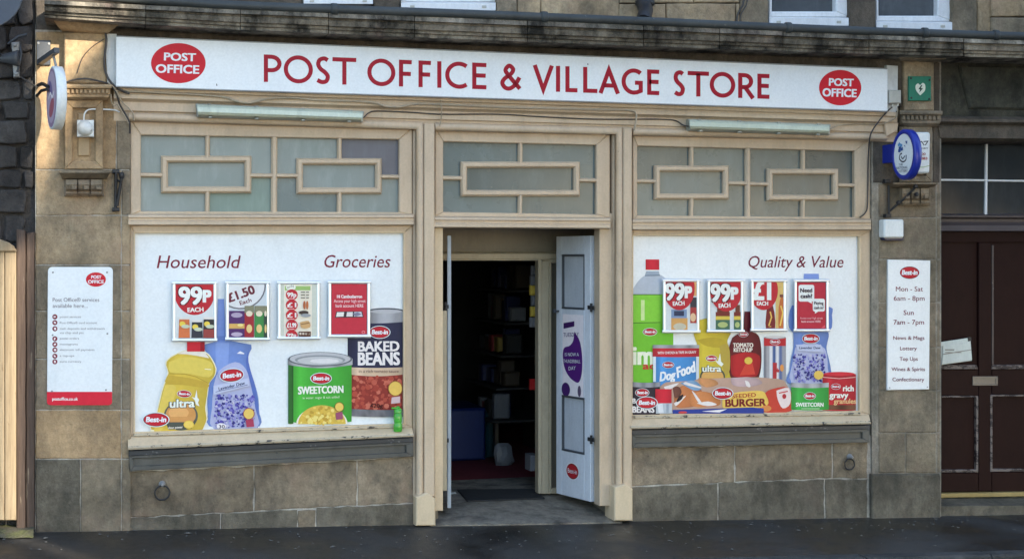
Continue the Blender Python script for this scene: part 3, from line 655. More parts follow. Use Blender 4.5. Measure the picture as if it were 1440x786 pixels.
# display windows: frame, beads, sill, dark panel underneath
for o, i, sl, bx in (([(183, 317), (580, 317), (580, 601), (183, 614.5)], [(190, 328), (567.5, 328), (567.5, 595.5), (190, 607.5)],
                      [(180, 614), (579.5, 600.5), (582, 613.7), (180, 632.4)], [(181, 633.5), (581, 614.8), (581, 621.4), (181, 641), (581.5, 641.6), (183, 662)]),
                     ([(889.6, 323.5), (1224, 323.5), (1224, 583.5), (889.6, 588.5)], [(891, 331.5), (1208.5, 332.6), (1209, 577.6), (889.8, 582.6)],
                      [(887, 588), (1222, 583), (1225, 596), (887, 603)], [(888, 604.2), (1224, 597.4), (1223, 603.4), (889, 611.4), (1223, 621.8), (889, 629.4)])):
    W = part(ring(MB(), o, i, .03, .10, .005), 'display_window', 'cream_paint')
    j = [(i[0][0] - 2.6, i[0][1] - 2.6), (i[1][0] + 2.6, i[1][1] - 2.6), (i[2][0] + 2.6, i[2][1] + 2.4), (i[3][0] - 2.6, i[3][1] + 2.4)]
    part(ring(MB(), j, i, .020, .05, .003), 'bead', 'cream_sill_paint', W)
    part(pslab(MB(), [(i[3][0] - 1, i[3][1] + 2.2), (i[2][0] + 1, i[2][1] + 2.2), (i[2][0] + 2.5, i[2][1] + 5.5), (i[3][0] - 2.5, i[3][1] + 6)], .008, .05, .003), 'bottom_bead', 'peeling_edge', W)
    mid = lambda a, b, t: (lerp(a[0], b[0], t), lerp(a[1], b[1], t))
    sill = part(loft(MB(), [(sl[0], sl[1], .02), (mid(sl[0], sl[3], .72), mid(sl[1], sl[2], .66), -.055)], .09), 'sill', 'cream_sill_paint', W)
    part(loft(MB(), [(mid(sl[0], sl[3], .72), mid(sl[1], sl[2], .66), -.058), (mid(sl[0], sl[3], .86), mid(sl[1], sl[2], .85), -.062), (sl[3], sl[2], -.056)], .08), 'sill_edge', 'peeling_edge', W)
    part(pslab(MB(), [bx[0], bx[1], bx[2], bx[3]], -.028, .06, .003), 'black_strip', 'black_strip', W)
    q = [bx[3], bx[2], bx[4], bx[5]]
    part(pslab(MB(), [(q[0][0], q[0][1]), (q[1][0], q[1][1]), q[2], q[3]], -.002, .06, 0), 'sunk_panel', 'dark_sill_paint', W)
    part(ring(MB(), q, [(q[0][0] + 5.5, q[0][1] + 3.5), (q[1][0] - 10, q[1][1] + 4), (q[2][0] - 10, q[2][1] - 5.5), (q[3][0] + 5.5, q[3][1] - 6.5)], -.022, .02, .003), 'panel_frame', 'dark_sill_paint', W)

# ================================================================ entrance lobby, doors, shop inside
YI = .75
zi = U(765, 693.6, YI).z
xl, xr = U(623, 500, .14).x, U(843, 500, .14).x
lob = MB(); xs0, xs1 = xl - .06, xr + .06
yq = [(.20, zg(0) - .004), (.02, zg(0) + .012), (YI + .12, zi)]
mb = MB()
def strip_floor(rows):
    vs = []; nx = 10
    for y, f in rows:
        for k in range(nx + 1):
            x = lerp(U(604, 720, .0).x, U(872, 720, .0).x, k / nx); vs.append(V(x, y, f(x)))
    mb = MB(); mb.add(vs, [[r * (nx + 1) + k, r * (nx + 1) + k + 1, (r + 1) * (nx + 1) + k + 1, (r + 1) * (nx + 1) + k] for r in range(len(rows) - 1) for k in range(nx)]); return mb
structure(strip_floor([(-.045, lambda x: zg(x) - .01), (-.045, lambda x: zg(x) + .006), (.0, lambda x: zg(x) + .014), (YI + .2, lambda x: zi), (1.55, lambda x: zi + .002)]), 'entrance_floor', M['concrete'])
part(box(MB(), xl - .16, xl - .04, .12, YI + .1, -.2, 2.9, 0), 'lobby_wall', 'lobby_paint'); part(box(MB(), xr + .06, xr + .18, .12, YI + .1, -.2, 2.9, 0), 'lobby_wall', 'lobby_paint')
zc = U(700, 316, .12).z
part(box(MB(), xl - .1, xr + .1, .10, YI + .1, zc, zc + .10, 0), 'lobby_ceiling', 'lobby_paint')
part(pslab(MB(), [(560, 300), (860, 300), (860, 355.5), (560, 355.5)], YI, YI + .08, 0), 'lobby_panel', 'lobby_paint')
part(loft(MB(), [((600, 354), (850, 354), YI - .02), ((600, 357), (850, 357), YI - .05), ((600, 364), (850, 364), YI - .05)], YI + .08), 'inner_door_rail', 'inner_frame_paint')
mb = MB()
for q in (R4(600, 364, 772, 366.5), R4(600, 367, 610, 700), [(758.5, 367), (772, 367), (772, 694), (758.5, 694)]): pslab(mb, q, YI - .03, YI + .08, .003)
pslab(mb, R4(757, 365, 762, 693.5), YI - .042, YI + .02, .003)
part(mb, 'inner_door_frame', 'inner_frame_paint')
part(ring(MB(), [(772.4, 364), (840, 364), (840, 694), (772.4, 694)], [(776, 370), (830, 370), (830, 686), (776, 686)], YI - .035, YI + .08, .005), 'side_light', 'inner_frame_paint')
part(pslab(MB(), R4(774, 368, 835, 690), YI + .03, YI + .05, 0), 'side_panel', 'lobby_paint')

def leaf(hx, hy, ang, w, z0, z1, th, flip):
    """door leaf hinged at (hx, hy) and folded back ANG radians from the street line; panels on its room side"""
    d = V(math.sin(ang), math.cos(ang), 0); nrm = V(-d.y, d.x, 0) * (1 if not flip else -1)      # outwards from the jamb
    def P(a, z, o=0.0): return V(hx, hy, 0) + d * a + nrm * o + V(0, 0, z)
    return P
def slab3(mb, P, a0, a1, z0, z1, o0, o1, ch=.003):
    f = [P(a0 + ch, z0 + ch, o0), P(a1 - ch, z0 + ch, o0), P(a1 - ch, z1 - ch, o0), P(a0 + ch, z1 - ch, o0)]
    s = math.copysign(ch, o1 - o0)
    g = [P(a0, z0, o0 + s), P(a1, z0, o0 + s), P(a1, z1, o0 + s), P(a0, z1, o0 + s)]; h = [P(a0, z0, o1), P(a1, z0, o1), P(a1, z1, o1), P(a0, z1, o1)]
    fs = [[0, 1, 2, 3]] + [[i, 4 + i, 4 + (i + 1) % 4, (i + 1) % 4] for i in range(4)] + [[4 + i, 8 + i, 8 + (i + 1) % 4, 4 + (i + 1) % 4] for i in range(4)] + [[11, 10, 9, 8]]
    mb.add(f + g + h, fs); return mb
hz = U(835, 704.8, .16); ht = U(835, 331.5, .16)
W_ = .44; PD = leaf(hz.x, .16, -rad(15.5), W_, hz.z, ht.z, .045, False)
Z0, Z1 = hz.z, ht.z
mb = MB(); zz = lambda t: lerp(Z1, Z0, t)
pan = [(.07, .28), (.613, .828)]
ds = [(0, .075), (W_ - .075, W_)]
D = part(slab3(MB(), PD, 0, W_, Z0, Z1, .012, -.028), 'shop_door', 'white_door_paint')
mb = MB()
for a0, a1 in ds: slab3(mb, PD, a0, a1, Z0, Z1, .030, .010)
ca, cb = .0755, W_ - .0755
for t0, t1 in ((0, .07), (.28, .613), (.828, 1)): slab3(mb, PD, ca, cb, zz(t1), zz(t0), .030, .010)
part(mb, 'door_face', 'white_door_paint', D)
for t0, t1 in pan:
    part(slab3(MB(), PD, ca, cb, zz(t1), zz(t0), .0135, .008), 'panel', 'shade_panel_paint', D)
    mb = MB(); k = .014
    for za, zb in ((zz(t0) - k, zz(t0)), (zz(t1), zz(t1) + k)): part(slab3(MB(), PD, ca, cb, za, zb, .034, .012), 'panel_bead', 'dark_grey_metal', D)
    for a_ in (ca, cb - .010): part(slab3(MB(), PD, a_, a_ + .010, zz(t1) + k, zz(t0) - k, .033, .012), 'panel_bead', 'dark_grey_metal', D)
for t in (.27, .765):
    mb = slab3(MB(), PD, -.05, .03, zz(t) - .014, zz(t) + .014, .036, .03); lathe(mb, PD(-.012, zz(t) - .03, .03), (0, 0, 1), [(0, .010), (.06, .010)], 8)
    part(mb, 'hinge', 'iron', D)
part(lathe(MB(), PD(W_ - .035, zz(.29), .03), PD(0, 0, 1) - PD(0, 0, 0), [(0, .008), (.03, .008), (.032, .016), (.045, .014)], 10), 'knob', 'dark_grey_metal', D)
hz2 = U(626.6, 714, .13); ht2 = U(626.6, 331.5, .13)
PL = leaf(hz2.x + .012, .13, rad(13.2), .44, hz2.z, ht2.z, .045, True)
D2 = part(slab3(MB(), PL, 0, .44, hz2.z, ht2.z, .0, .026), 'shop_door', 'grey_door_paint')
mb = MB()
for t in (.26, .75):
    z = lerp(ht2.z, hz2.z, t); slab3(mb, PL, -.04, .03, z - .012, z + .012, -.012, .01); lathe(mb, PL(-.01, z - .03, -.012), (0, 0, 1), [(0, .010), (.06, .010)], 8)
part(mb, 'hinge', 'iron', D2)
# strips of the reveal that the leaves hang from
part(pslab(MB(), R4(837.5, 440, 846, 685), .115, .14, .003), 'door_stop', 'inner_frame_paint')
part(pslab(MB(), R4(621, 437, 628.6, 690), .085, .12, .003), 'door_stop', 'inner_frame_paint')
# print on the open door
A = Art(fn=lambda a, z, o: PD(a, z, .0305 + o))
pz = lambda t: zz(t)
A.poly([(.085, pz(.612)), (W_ - .085, pz(.612)), (W_ - .085, pz(.30)), (.085, pz(.30))], alb(226, 228, 238))
E_ = [(.20, pz(.365)), (.13, pz(.40)), (.10, pz(.46)), (.105, pz(.52)), (.14, pz(.555)), (.20, pz(.555)), (.28, pz(.535)), (.335, pz(.50)), (.35, pz(.455)), (.33, pz(.43)), (.26, pz(.42)), (.215, pz(.40))]
A.smooth(E_, alb(80, 30, 120))
A.poly([(.20, pz(.345)), (.34, pz(.357)), (.34, pz(.335)), (.20, pz(.325))], alb(62, 30, 95))
A.ell(.31, pz(.59), .055, .05, alb(66, 34, 104)); A.ell(.135, pz(.59), .022, .04, alb(90, 80, 110))
PDT = A.fn
A.fn = lambda a, z, o: PD(W_ - a, z, .0305 + o)
def ptext(t, a0, z, a1, h, c, dz=0):
    A.lay += 1; vs, fs = glyphs(t); xa = min(v[0] for v in vs); xb = max(v[0] for v in vs)
    A.mb.add([A.fn(a0 + (x - xa) / (xb - xa) * (a1 - a0), z + y * h + dz * (x - xa) / (xb - xa), A.lay * .0004) for x, y in vs], fs, col=c)
WHT = (.80, .80, .80, 1)
ptext('TUESDAY', .10, pz(.388), .30, .030, alb(66, 34, 104), .012)
ptext('IS NOW A', .12, pz(.462), .30, .026, WHT, .01); ptext('THUNDERBALL', .10, pz(.488), .32, .026, WHT, .01); ptext('DAY', .17, pz(.515), .26, .028, WHT, .01)
DOORP = thing('door_poster', 'white and purple lottery poster stuck on the open shop door', 'poster', PD(.22, pz(.60), .03))
A.build('printed_sheet', DOORP)
A = Art(fn=lambda a, z, o: PD(W_ - a, z, .0305 + o))
A.ell(.215, pz(.90), .085, .062, alb(225, 225, 230)); A.ell(.215, pz(.90), .078, .056, alb(60, 20, 25)); A.ell(.215, pz(.90), .073, .051, alb(165, 30, 40))
ptext('Best-in', .155, pz(.908), .275, .034, WHT)
tag(build(A.mb, 'door_sticker', M['print']), 'small red oval sticker low on the open white shop door', 'sticker')

# shop room
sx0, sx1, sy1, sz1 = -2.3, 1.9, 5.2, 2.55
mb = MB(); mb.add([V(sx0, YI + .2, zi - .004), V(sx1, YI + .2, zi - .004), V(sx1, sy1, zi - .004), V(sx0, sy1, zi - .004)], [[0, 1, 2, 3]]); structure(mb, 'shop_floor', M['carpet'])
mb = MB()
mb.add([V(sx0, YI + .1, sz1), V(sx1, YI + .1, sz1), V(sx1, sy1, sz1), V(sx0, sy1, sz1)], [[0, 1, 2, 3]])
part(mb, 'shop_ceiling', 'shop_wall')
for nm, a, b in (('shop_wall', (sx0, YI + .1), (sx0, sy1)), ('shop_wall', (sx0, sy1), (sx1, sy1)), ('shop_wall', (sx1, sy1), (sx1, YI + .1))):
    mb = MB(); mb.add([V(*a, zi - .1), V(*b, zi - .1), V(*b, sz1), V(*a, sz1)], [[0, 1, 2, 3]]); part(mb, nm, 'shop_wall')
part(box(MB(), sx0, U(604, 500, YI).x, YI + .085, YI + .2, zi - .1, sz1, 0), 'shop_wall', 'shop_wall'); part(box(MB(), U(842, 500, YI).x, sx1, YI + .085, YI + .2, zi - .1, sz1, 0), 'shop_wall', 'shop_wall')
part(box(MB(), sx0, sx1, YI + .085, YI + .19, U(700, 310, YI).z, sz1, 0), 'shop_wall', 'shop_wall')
# shelves with stock on the side of the entrance
shx = U(694, 600, 2.4).x + .40
ST = thing('shop_shelves', 'dim wooden shelf unit inside the doorway stacked with goods', 'shelf', (shx, 2.2, zi))
for k, z in enumerate((.34, .62, .90, 1.18, 1.46)):
    part(box(MB(), shx - .42 + .04 * k, shx + .2, 2.4, 3.5, zi + z, zi + z + .02, .003), 'shelf_board', 'dark_shelf', ST)
for y in (2.41, 3.45): part(box(MB(), shx - .38, shx - .35, y, y + .03, zi, zi + .34, .002), 'leg', 'shelf_wood', ST)
part(box(MB(), shx + .2, shx + .23, 2.38, 3.55, zi, zi + 1.9, .003), 'back_board', 'dark_shelf', ST)
cols = [('white_wrap', 'pale wrapped packet'), ('dull_red', 'dull red packet'), ('shelf_wood', 'brown carton'), ('dull_yellow', 'dull yellow packet'), ('dark_shelf', 'black packet'), ('navy_plastic', 'navy packet')]
posn = ['on the lowest board', 'on the second board', 'on the third board', 'on the fourth board', 'on the top board']
for k, z in enumerate((.37, .65, .93, 1.21, 1.49)):
    y = 2.46; j = 0
    while y < 3.4 and j < 7:
        m, l = cols[(j * 5 + k * 2 + (j * k) % 3) % 6]; h = R.uniform(.10, .23); w = R.uniform(.07, .13); x0 = shx - .38 + .04 * k + R.uniform(0, .06)
        mb = box(MB(), x0, x0 + .14, y, y + w, zi + z, zi + z + h, .012)
        tag(build(mb, 'packet', M[m]), '%s %s of the dim shop shelves, %s from the door' % (l, posn[k], ['first', 'second', 'third', 'fourth', 'fifth', 'sixth', 'seventh'][j]), 'packet', 'packets on the shop shelves')
        y += w + R.uniform(.005, .02); j += 1
bl = MB(); a = U(632, 575, 2.6); b = U(683, 632, 2.6)
box(bl, a.x - .3, b.x, 2.6, 3.3, zi, a.z, .02); tag(build(bl, 'crate', M['blue_crate']), 'large dark blue bin standing on the red shop carpet', 'bin')
a = U(684, 580, 2.7); b = U(697, 630, 2.7)
tag(build(box(MB(), a.x, b.x, 2.7, 3.2, zi, a.z, .02), 'crate', M['teal_crate']), 'narrow dark teal bin beside the large blue bin', 'bin')
p = U(706, 628, 2.3); mb = MB()
n = 10; vs = []
for h, rx_, ry_, dx in ((0, .07, .035, 0), (.03, .085, .042, .004), (.10, .080, .036, 0), (.16, .075, .022, -.006), (.185, .05, .010, -.012), (.19, .02, .004, -.015)):
    for k in range(n): q_ = 2 * math.pi * k / n; w_ = 1 + .12 * math.sin(3 * q_ + h * 40); vs.append(V(p.x + dx + rx_ * w_ * math.cos(q_), 2.25 + ry_ * w_ * math.sin(q_), zi + h))
mb.add(vs, [[i * n + k, i * n + (k + 1) % n, (i + 1) * n + (k + 1) % n, (i + 1) * n + k] for i in range(5) for k in range(n)] + [list(range(50, 60))])
tag(build(mb, 'carrier_bag', M['white_wrap']), 'white bag standing on the floor before the shelves', 'bag')
# hanging strip of packets just inside the frame
for k, (y, m, l) in enumerate(((382, 'white_wrap', 'white packet at the top'), (397, 'white_wrap', 'second white packet from the top'), (410, 'yellow_plastic', 'upper yellow packet'), (425, 'white_wrap', 'third white packet from the top'), (440, 'yellow_plastic', 'lower yellow packet'), (455, 'white_wrap', 'white packet at the bottom'))):
    a = U(747 - (k % 3) * 1.0, y - 9, .98); b = U(757, y + 5, .98)
    mb = box(MB(), a.x, b.x, .96, 1.0, b.z, a.z, .012)
    tag(build(mb, 'hanging_packet', M[m]), l + ' of the strip hanging inside the doorway', 'packet', 'packets hanging inside the doorway')
a = U(746, 533, 1.15); b = U(758, 548, 1.15); tag(build(box(MB(), a.x, b.x, 1.15, 1.19, b.z, a.z, .006), 'red_packet', M['red_plastic']), 'bright red packet hanging low inside the doorway', 'packet')
a = U(746, 640, 1.05); b = U(757, 662, 1.05); tag(build(box(MB(), a.x, b.x, 1.05, 1.2, b.z, a.z, .006), 'price_sheet', M['white_wrap']), 'white sheet hanging low by the inner door frame', 'sheet')
# door mat and a scrap beside it
def onfloor(px, py, up=.004):
    lo, hi = -.2, 3.0
    for _ in range(50):
        m = (lo + hi) / 2; p = U(px, py, m); f = lerp(zg(p.x) + .014, zi, max(0, min(1, m / (YI + .2))))
        if p.z > f: lo = m
        else: hi = m
    return V(p.x, p.y, f + up)

c = [onfloor(643, 690), onfloor(657, 706), onfloor(766, 702), onfloor(750, 689)]
mb = MB(); mb.add([q for q in c] + [q + V(0, 0, .009) for q in c], [[4, 5, 6, 7], [0, 1, 5, 4], [1, 2, 6, 5], [2, 3, 7, 6], [3, 0, 4, 7]])
tag(build(mb, 'door_mat', M['mat_rubber']), 'black rubber mat lying across the shop threshold', 'mat')
c = onfloor(636, 695); mb = MB(); mb.add([c + V(-.03, -.02, 0), c + V(.03, -.015, .004), c + V(.028, .02, .012), c + V(-.025, .018, .006)], [[0, 1, 2, 3]])
tag(build(mb, 'paper_scrap', M['paper']), 'small pale paper scrap beside the door mat corner', 'litter')

# ================================================================ the dark door next along
YD = .30
part(pslab(MB(), R4(1300, 196, 1640, 306), YD + .03, YD + .06, 0), 'fanlight_back', 'shop_wall')
FL = part(ring(MB(), R4(1300, 190, 1640, 306), R4(1318, 199, 1625, 301.5), YD - .02, YD + .04, .004), 'fanlight', 'mauve_wood')
for q in (R4(1316, 196, 1388, 253), R4(1388.6, 196, 1500, 254), R4(1316, 253.6, 1388, 304), R4(1388.6, 254.6, 1500, 304), R4(1500.6, 196, 1628, 304)): part(pslab(MB(), q, YD, YD + .01, 0), 'pane', 'dark_glass', FL)
for q in ([(1386.7, 197), (1389.6, 197), (1388.6, 302), (1385.2, 302)], [(1316, 251.6), (1386, 252.4), (1386, 255), (1316, 254.4)], [(1390, 252.6), (1628, 256), (1628, 258.6), (1390, 255.2)]):
    part(pslab(MB(), q, YD - .018, YD + .004, .003), 'glazing_bar', 'white_upvc', FL)
part(loft(MB(), [((1300, 300), (1640, 302), YD), ((1300, 303), (1640, 305), YD - .05), ((1300, 305), (1640, 307), YD - .05), ((1300, 308), (1640, 309.5), YD - .02), ((1300, 312), (1640, 313), YD - .02), ((1300, 317), (1640, 318), YD - .07),
                 ((1300, 324.5), (1640, 325), YD - .08), ((1300, 326.5), (1640, 327), YD - .02)], YD + .06), 'door_transom', 'mauve_wood')
DD = part(pslab(MB(), [(1300, 325), (1640, 325), (1640, 691), (1300, 692.5)], YD + .010, YD + .06, 0), 'front_door', 'brown_door_paint')
for q in (R4(1300, 326, 1640, 341), R4(1376.5, 341, 1394.5, 690), [(1300, 519.5), (1376, 519.5), (1376, 556), (1300, 556)], [(1395, 519), (1640, 519), (1640, 554), (1395, 554.5)], [(1300, 664.5), (1376, 664.5), (1376, 691), (1300, 691.5)], [(1395, 663.5), (1640, 662), (1640, 690), (1395, 691)]):
    part(pslab(MB(), q, YD - .012, YD + .03, .004), 'rail', 'brown_door_paint', DD)
for q in ([(1318, 513), (1374, 513), (1376, 519), (1318, 519.2)], [(1396.5, 513), (1640, 512.5), (1640, 518.5), (1395, 519)]): part(pslab(MB(), q, YD - .025, YD + .03, .004), 'panel_ledge', 'worn_edge', DD)
part(pslab(MB(), R4(1395, 345, 1397.5, 512), YD - .014, YD + .03, .001), 'panel_bead', 'mauve_wood', DD)
for o in (R4(1316, 556.3, 1376, 664), R4(1392.8, 554.8, 1640, 663)):
    i = [(o[0][0] + 3.2, o[0][1] + 2.6), (o[1][0] - 3.2, o[1][1] + 2.6), (o[2][0] - 3.2, o[2][1] - 4), (o[3][0] + 3.2, o[3][1] - 4)]
    part(ring(MB(), o, i, YD - .016, YD + .02, .003), 'panel_bead', 'worn_edge', DD)
lb = part(ring(MB(), R4(1368, 529, 1403.5, 542), R4(1371, 532, 1400.5, 539.5), YD - .022, YD - .01, .002), 'letterbox', 'letterbox_metal', DD)
part(pslab(MB(), R4(1370.5, 531.5, 1401, 540), YD - .017, YD - .01, .002), 'flap', 'letterbox_metal', DD)
part(pslab(MB(), [(1300, 694), (1640, 688), (1640, 694), (1300, 700)], YD - .05, YD + .03, .004), 'threshold', 'brass')
part(pslab(MB(), [(1300, 699), (1640, 693), (1640, 720), (1300, 720)], YD - .03, YD + .06, 0), 'door_base', 'dark_stone')
mb = MB(); a0, a1 = U(1318, 711.5, .03), U(1640, 709, .03)
mb.add([V(a0.x, .03, a0.z), V(a1.x, .03, a1.z), V(a1.x, YD, a1.z + .02), V(a0.x, YD, a0.z + .02), V(a0.x, .03, -.6), V(a1.x, .03, -.6)], [[0, 1, 2, 3], [4, 5, 1, 0]])
part(mb, 'doorstep', 'base_stone')
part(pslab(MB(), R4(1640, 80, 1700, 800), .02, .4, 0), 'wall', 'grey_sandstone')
LET = thing('letter', 'folded white papers wedged in the dark door above its letterbox', 'letter', U(1345, 512, YD - .05))
for q, d, m in (([(1322.5, 481), (1362, 475), (1366.5, 507), (1323.5, 513)], YD - .045, 'paper'), ([(1326, 486), (1365, 479.5), (1367, 506), (1325, 512)], YD - .055, 'paper')):
    part(pslab(MB(), q, d, d + .006, .001), 'sheet', m, LET)
A = Art(YD - .0565); A.rect(1329, 491, 1342, 492.4, alb(120, 120, 115)); A.rect(1329, 495, 1352, 496, alb(130, 130, 125)); A.poly([(1326, 497.5), (1366, 491), (1366, 492), (1326, 498.8)], alb(140, 142, 136)); A.build('print', LET)
part(pslab(MB(), R4(1361.5, 474, 1366, 480), YD - .05, YD - .03, .001), 'clip', 'iron', LET)

# ================================================================ signs
RED = alb(196, 20, 40); DRED = alb(160, 18, 36); MAROON = alb(112, 30, 58); WHITE = (.80, .80, .80, 1)
def el_arc(cx, cy, rx, ry, a0, a1, n): return [(cx + rx * math.cos(rad(lerp(a0, a1, i / n))), cy + ry * math.sin(rad(lerp(a0, a1, i / n)))) for i in range(n + 1)]
def cm(p, sub=6): return [(q.x, q.y) for q in catmull([Vector((x, y, 0)) for x, y in p], sub)]
STROKES = {     # monoline capitals in a unit box, y up
    'P': [[(0, 0), (0, 1), (.38, 1)] + el_arc(.42, .735, .58, .265, 90, -90, 12) + [(.40, .47), (0, .47)]],
    'O': [el_arc(.5, .5, .5, .5, 0, 354, 40) + ['c']],
    'S': [cm([(.93, .93), (.62, 1.0), (.22, .93), (.10, .74), (.30, .56), (.68, .42), (.93, .25), (.80, .05), (.42, 0), (.02, .08)])],
    'T': [[(0, 1), (1, 1)], [(.5, 1), (.5, 0)]],
    'F': [[(0, 0), (0, 1), (1, 1)], [(0, .52), (.92, .52)]],
    'I': [[(.5, 0), (.5, 1)]],
    'C': [el_arc(.62, .5, .62, .5, 52, 308, 30)],
    'E': [[(1, 1), (0, 1), (0, 0), (1, 0)], [(0, .52), (.94, .52)]],
    '&': [cm([(1.0, .0), (.70, .27), (.30, .64), (.20, .82), (.40, 1.0), (.62, .86), (.52, .66), (.14, .42), (.02, .22), (.18, .03), (.44, 0), (.72, .16), (.98, .50)])],
    'V': [[(0, 1), (.5, 0), (1, 1)]],
    'L': [[(0, 1), (0, 0), (1, 0)]],
    'A': [[(0, 0), (.48, 1), (1, 0)], [(.20, .34), (.82, .34)]],
    'G': [el_arc(.60, .5, .60, .5, 50, 270, 28) + [(.78, .02), (1.0, .09), (1.0, .45), (.66, .45)]],
    'R': [[(0, 0), (0, 1)] + el_arc(.36, .74, .48, .26, 90, -90, 12) + [(0, .48)], [(.38, .48), (1.0, 0)]],
}
SIGN = thing('shop_sign', 'long white shop fascia sign with red capitals and two red ovals', 'sign', U(705, 140, -.08))
SY = -.125
build(pslab(MB(), [(163, 51), (1248.5, 96.6), (1248.5, 157.2), (163, 122.2)], SY, -.078, .004), 'sign_panel', M['sign_white'], SIGN)
for q in ([(163.5, 50.6), (1248, 96.2), (1248, 98), (163.5, 52.2)], [(163.5, 121), (1248, 156), (1248, 157.6), (163.5, 122.6)]): build(pslab(MB(), q, SY - .003, SY + .02, .001), 'edge_trim', M['grey_metal'], SIGN)
def slant(x): return 77 + (x - 371) * (104 - 77) / 694.0, 115.6 + (x - 371) * (139 - 115.6) / 694.0      # top and base of the lettering
words_ = [[('P', 371, 396), ('O', 399, 440), ('S', 443, 465), ('T', 467.5, 501)], [('O', 516.5, 556), ('F', 561, 582), ('F', 588.5, 609), ('I', 614.5, 621), ('C', 626, 659), ('E', 664, 687)], [('&', 703, 734)],
          [('V', 749, 779), ('I', 781.5, 788), ('L', 795, 815), ('L', 820, 843), ('A', 841.5, 872), ('G', 874, 904), ('E', 910, 930)], [('S', 946, 964), ('T', 967, 997), ('O', 998, 1034), ('R', 1038, 1062), ('E', 1065, 1085)]]
A = Art(SY - .0005); A.poly([(304, 118), (305.2, 118.4), (305.6, 121.5), (304.4, 121)], alb(60, 50, 50)); A.poly([(826, 89.5), (827, 89.7), (827.4, 92), (826.2, 92)], alb(60, 50, 50)); A.build('scuff', SIGN)
for wd_ in words_:
    A = Art(SY - .0005)
    for ch, x0, x1 in wd_:
        w = 5.9; h = w / 2
        for st in STROKES[ch]:
            closed = st[-1] == 'c'; q = st[:-1] if closed else st; out = []
            for u, v in q:
                bu = h if ch not in 'TVA' else (0 if ch == 'T' else h)
                x = lerp(x0 + bu, x1 - bu, u); t, b = slant(x)
                if ch in 'OCSG&': yy = lerp(b + .5 - h, t - .5 + h, v)
                elif ch == 'T': yy = lerp(b, t + h, v)
                elif ch in 'VI': yy = lerp(b - (2.5 if ch == 'V' else 0), t, v)
                elif ch == 'A': yy = lerp(b, t + 3, v)
                elif ch in 'PRFEL':
                    yy = lerp(b - (h if ch in 'EL' else 0), t + (h if ch != 'L' else 0), v)
                out.append((x, yy))
            A.line(out, w, alb(158, 16, 42), closed, up=False)
    A.build('lettering', SIGN)
def po_logo(art, cx, cy, rx, ry, t1, t2, name, parent):
    art.ell(cx, cy, rx, ry, RED, n=48)
    art.text('POST', *t1[:3], t1[3], WHITE, y1=t1[4], bold=.05, up=True); art.text('OFFICE', *t2[:3], t2[3], WHITE, y1=t2[4], bold=.05, up=False)
    if name: art.build(name, parent)
po_logo(Art(SY - .0005), 250.8, 89.3, 38.4, 28.2, (231, 85.2, 275, 11.2, 86.4), (219.5, 102.3, 279.5, 12, 104), 'oval_logo', SIGN)
po_logo(Art(SY - .0005), 1181.5, 123.7, 29.7, 24.9, (1166, 120.6, 1200, 10.6, 121.6), (1157, 135.6, 1204, 11.6, 137), 'oval_logo', SIGN)
build(MB().add([], []) or pslab(MB(), [(147.5, 47.5), (164, 48), (164, 121), (151, 120)], -.066, .02, .003), 'backing_board', M['backing_white'], SHOP)
build(pslab(MB(), [(1247, 92), (1263, 93), (1262, 159), (1247, 158)], -.066, .02, .003), 'backing_board', M['backing_white'], SHOP)

def bestin(art, cx, cy, rx, ry, rot=0.0, border=True):
    if border: art.ell(cx, cy, rx, ry, WHITE, rot)
    art.ell(cx, cy, rx * .93, ry * .90, alb(70, 18, 30), rot); art.ell(cx, cy, rx * .88, ry * .82, alb(188, 26, 44), rot)
    a = rad(rot); c, s_ = math.cos(a), math.sin(a); w = rx * .72; d = ry * .30
    art.text('Best-in', cx - w * c - d * s_, cy - w * s_ + d * c, cx + w * c - d * s_, ry * .72, WHITE, y1=cy + w * s_ + d * c, slant=.12, bold=.06)
def rounded(x0, y0, x1, y1, r, n=5):
    out = []
    for cx, cy, a in ((x0 + r, y0 + r, 180), (x1 - r, y0 + r, 270), (x1 - r, y1 - r, 0), (x0 + r, y1 - r, 90)): out += el_arc(cx, cy, r, r, a, a + 90, n)
    return out
# services board
B = thing('services_board', 'tall white services board with red foot fixed to the stone pier', 'sign', U(112, 568, 0))
bt = lambda x, y: (x + (570 - y) * .007, y)
build(pslab(MB(), [bt(*q) for q in rounded(66, 375.5, 157.5, 569, 6)], -.022, 0, .002), 'board', M['sign_white'], B)
A = Art(-.0225, 50, 360, 3.571)
A.poly([(57, 681), (384, 681), (384, 735), (379, 744), (368, 748), (74, 748), (62, 744), (57, 735)], alb(206, 24, 52)); A.text('postoffice.co.uk', 84, 724, 212, 16, alb(250, 235, 238), bold=.03)
A.build('red_band', B)
po_logo(Art(-.0225, 50, 360, 3.571), 303, 118, 50, 36, (280, 113, 330, 16, 113), (264, 137, 342, 17, 137), 'oval_logo', B)
A = Art(-.0225, 50, 360, 3.571); G5 = alb(95, 85, 95)
A.text('Post Office® services', 86, 229, 320, 20, G5); A.text('available here...', 86, 259, 262, 20, G5, up=False)
for y, x1, t in ((310, 228, 'postal services'), (340, 308, 'Post Office® card account'), (369, 348, 'cash deposits and withdrawals'), (390, 240, 'via chip and pin'), (418, 218, 'postal orders'), (447, 212, 'moneygrams'), (475, 296, 'electronic bill payments'), (505, 194, 'e top-ups'), (534, 230, 'euro currency')):
    A.text(t, 122, y, x1, 11, alb(110, 108, 118), up=False)
A.build('lettering', B)
A = Art(-.0225, 50, 360, 3.571)
for k, y in enumerate((305, 334, 365, 415, 443, 471, 502, 530)):
    A.ell(97, y, 13, 13, alb(120, 40, 58), n=14, up=(k == 0))
A.lay += 1
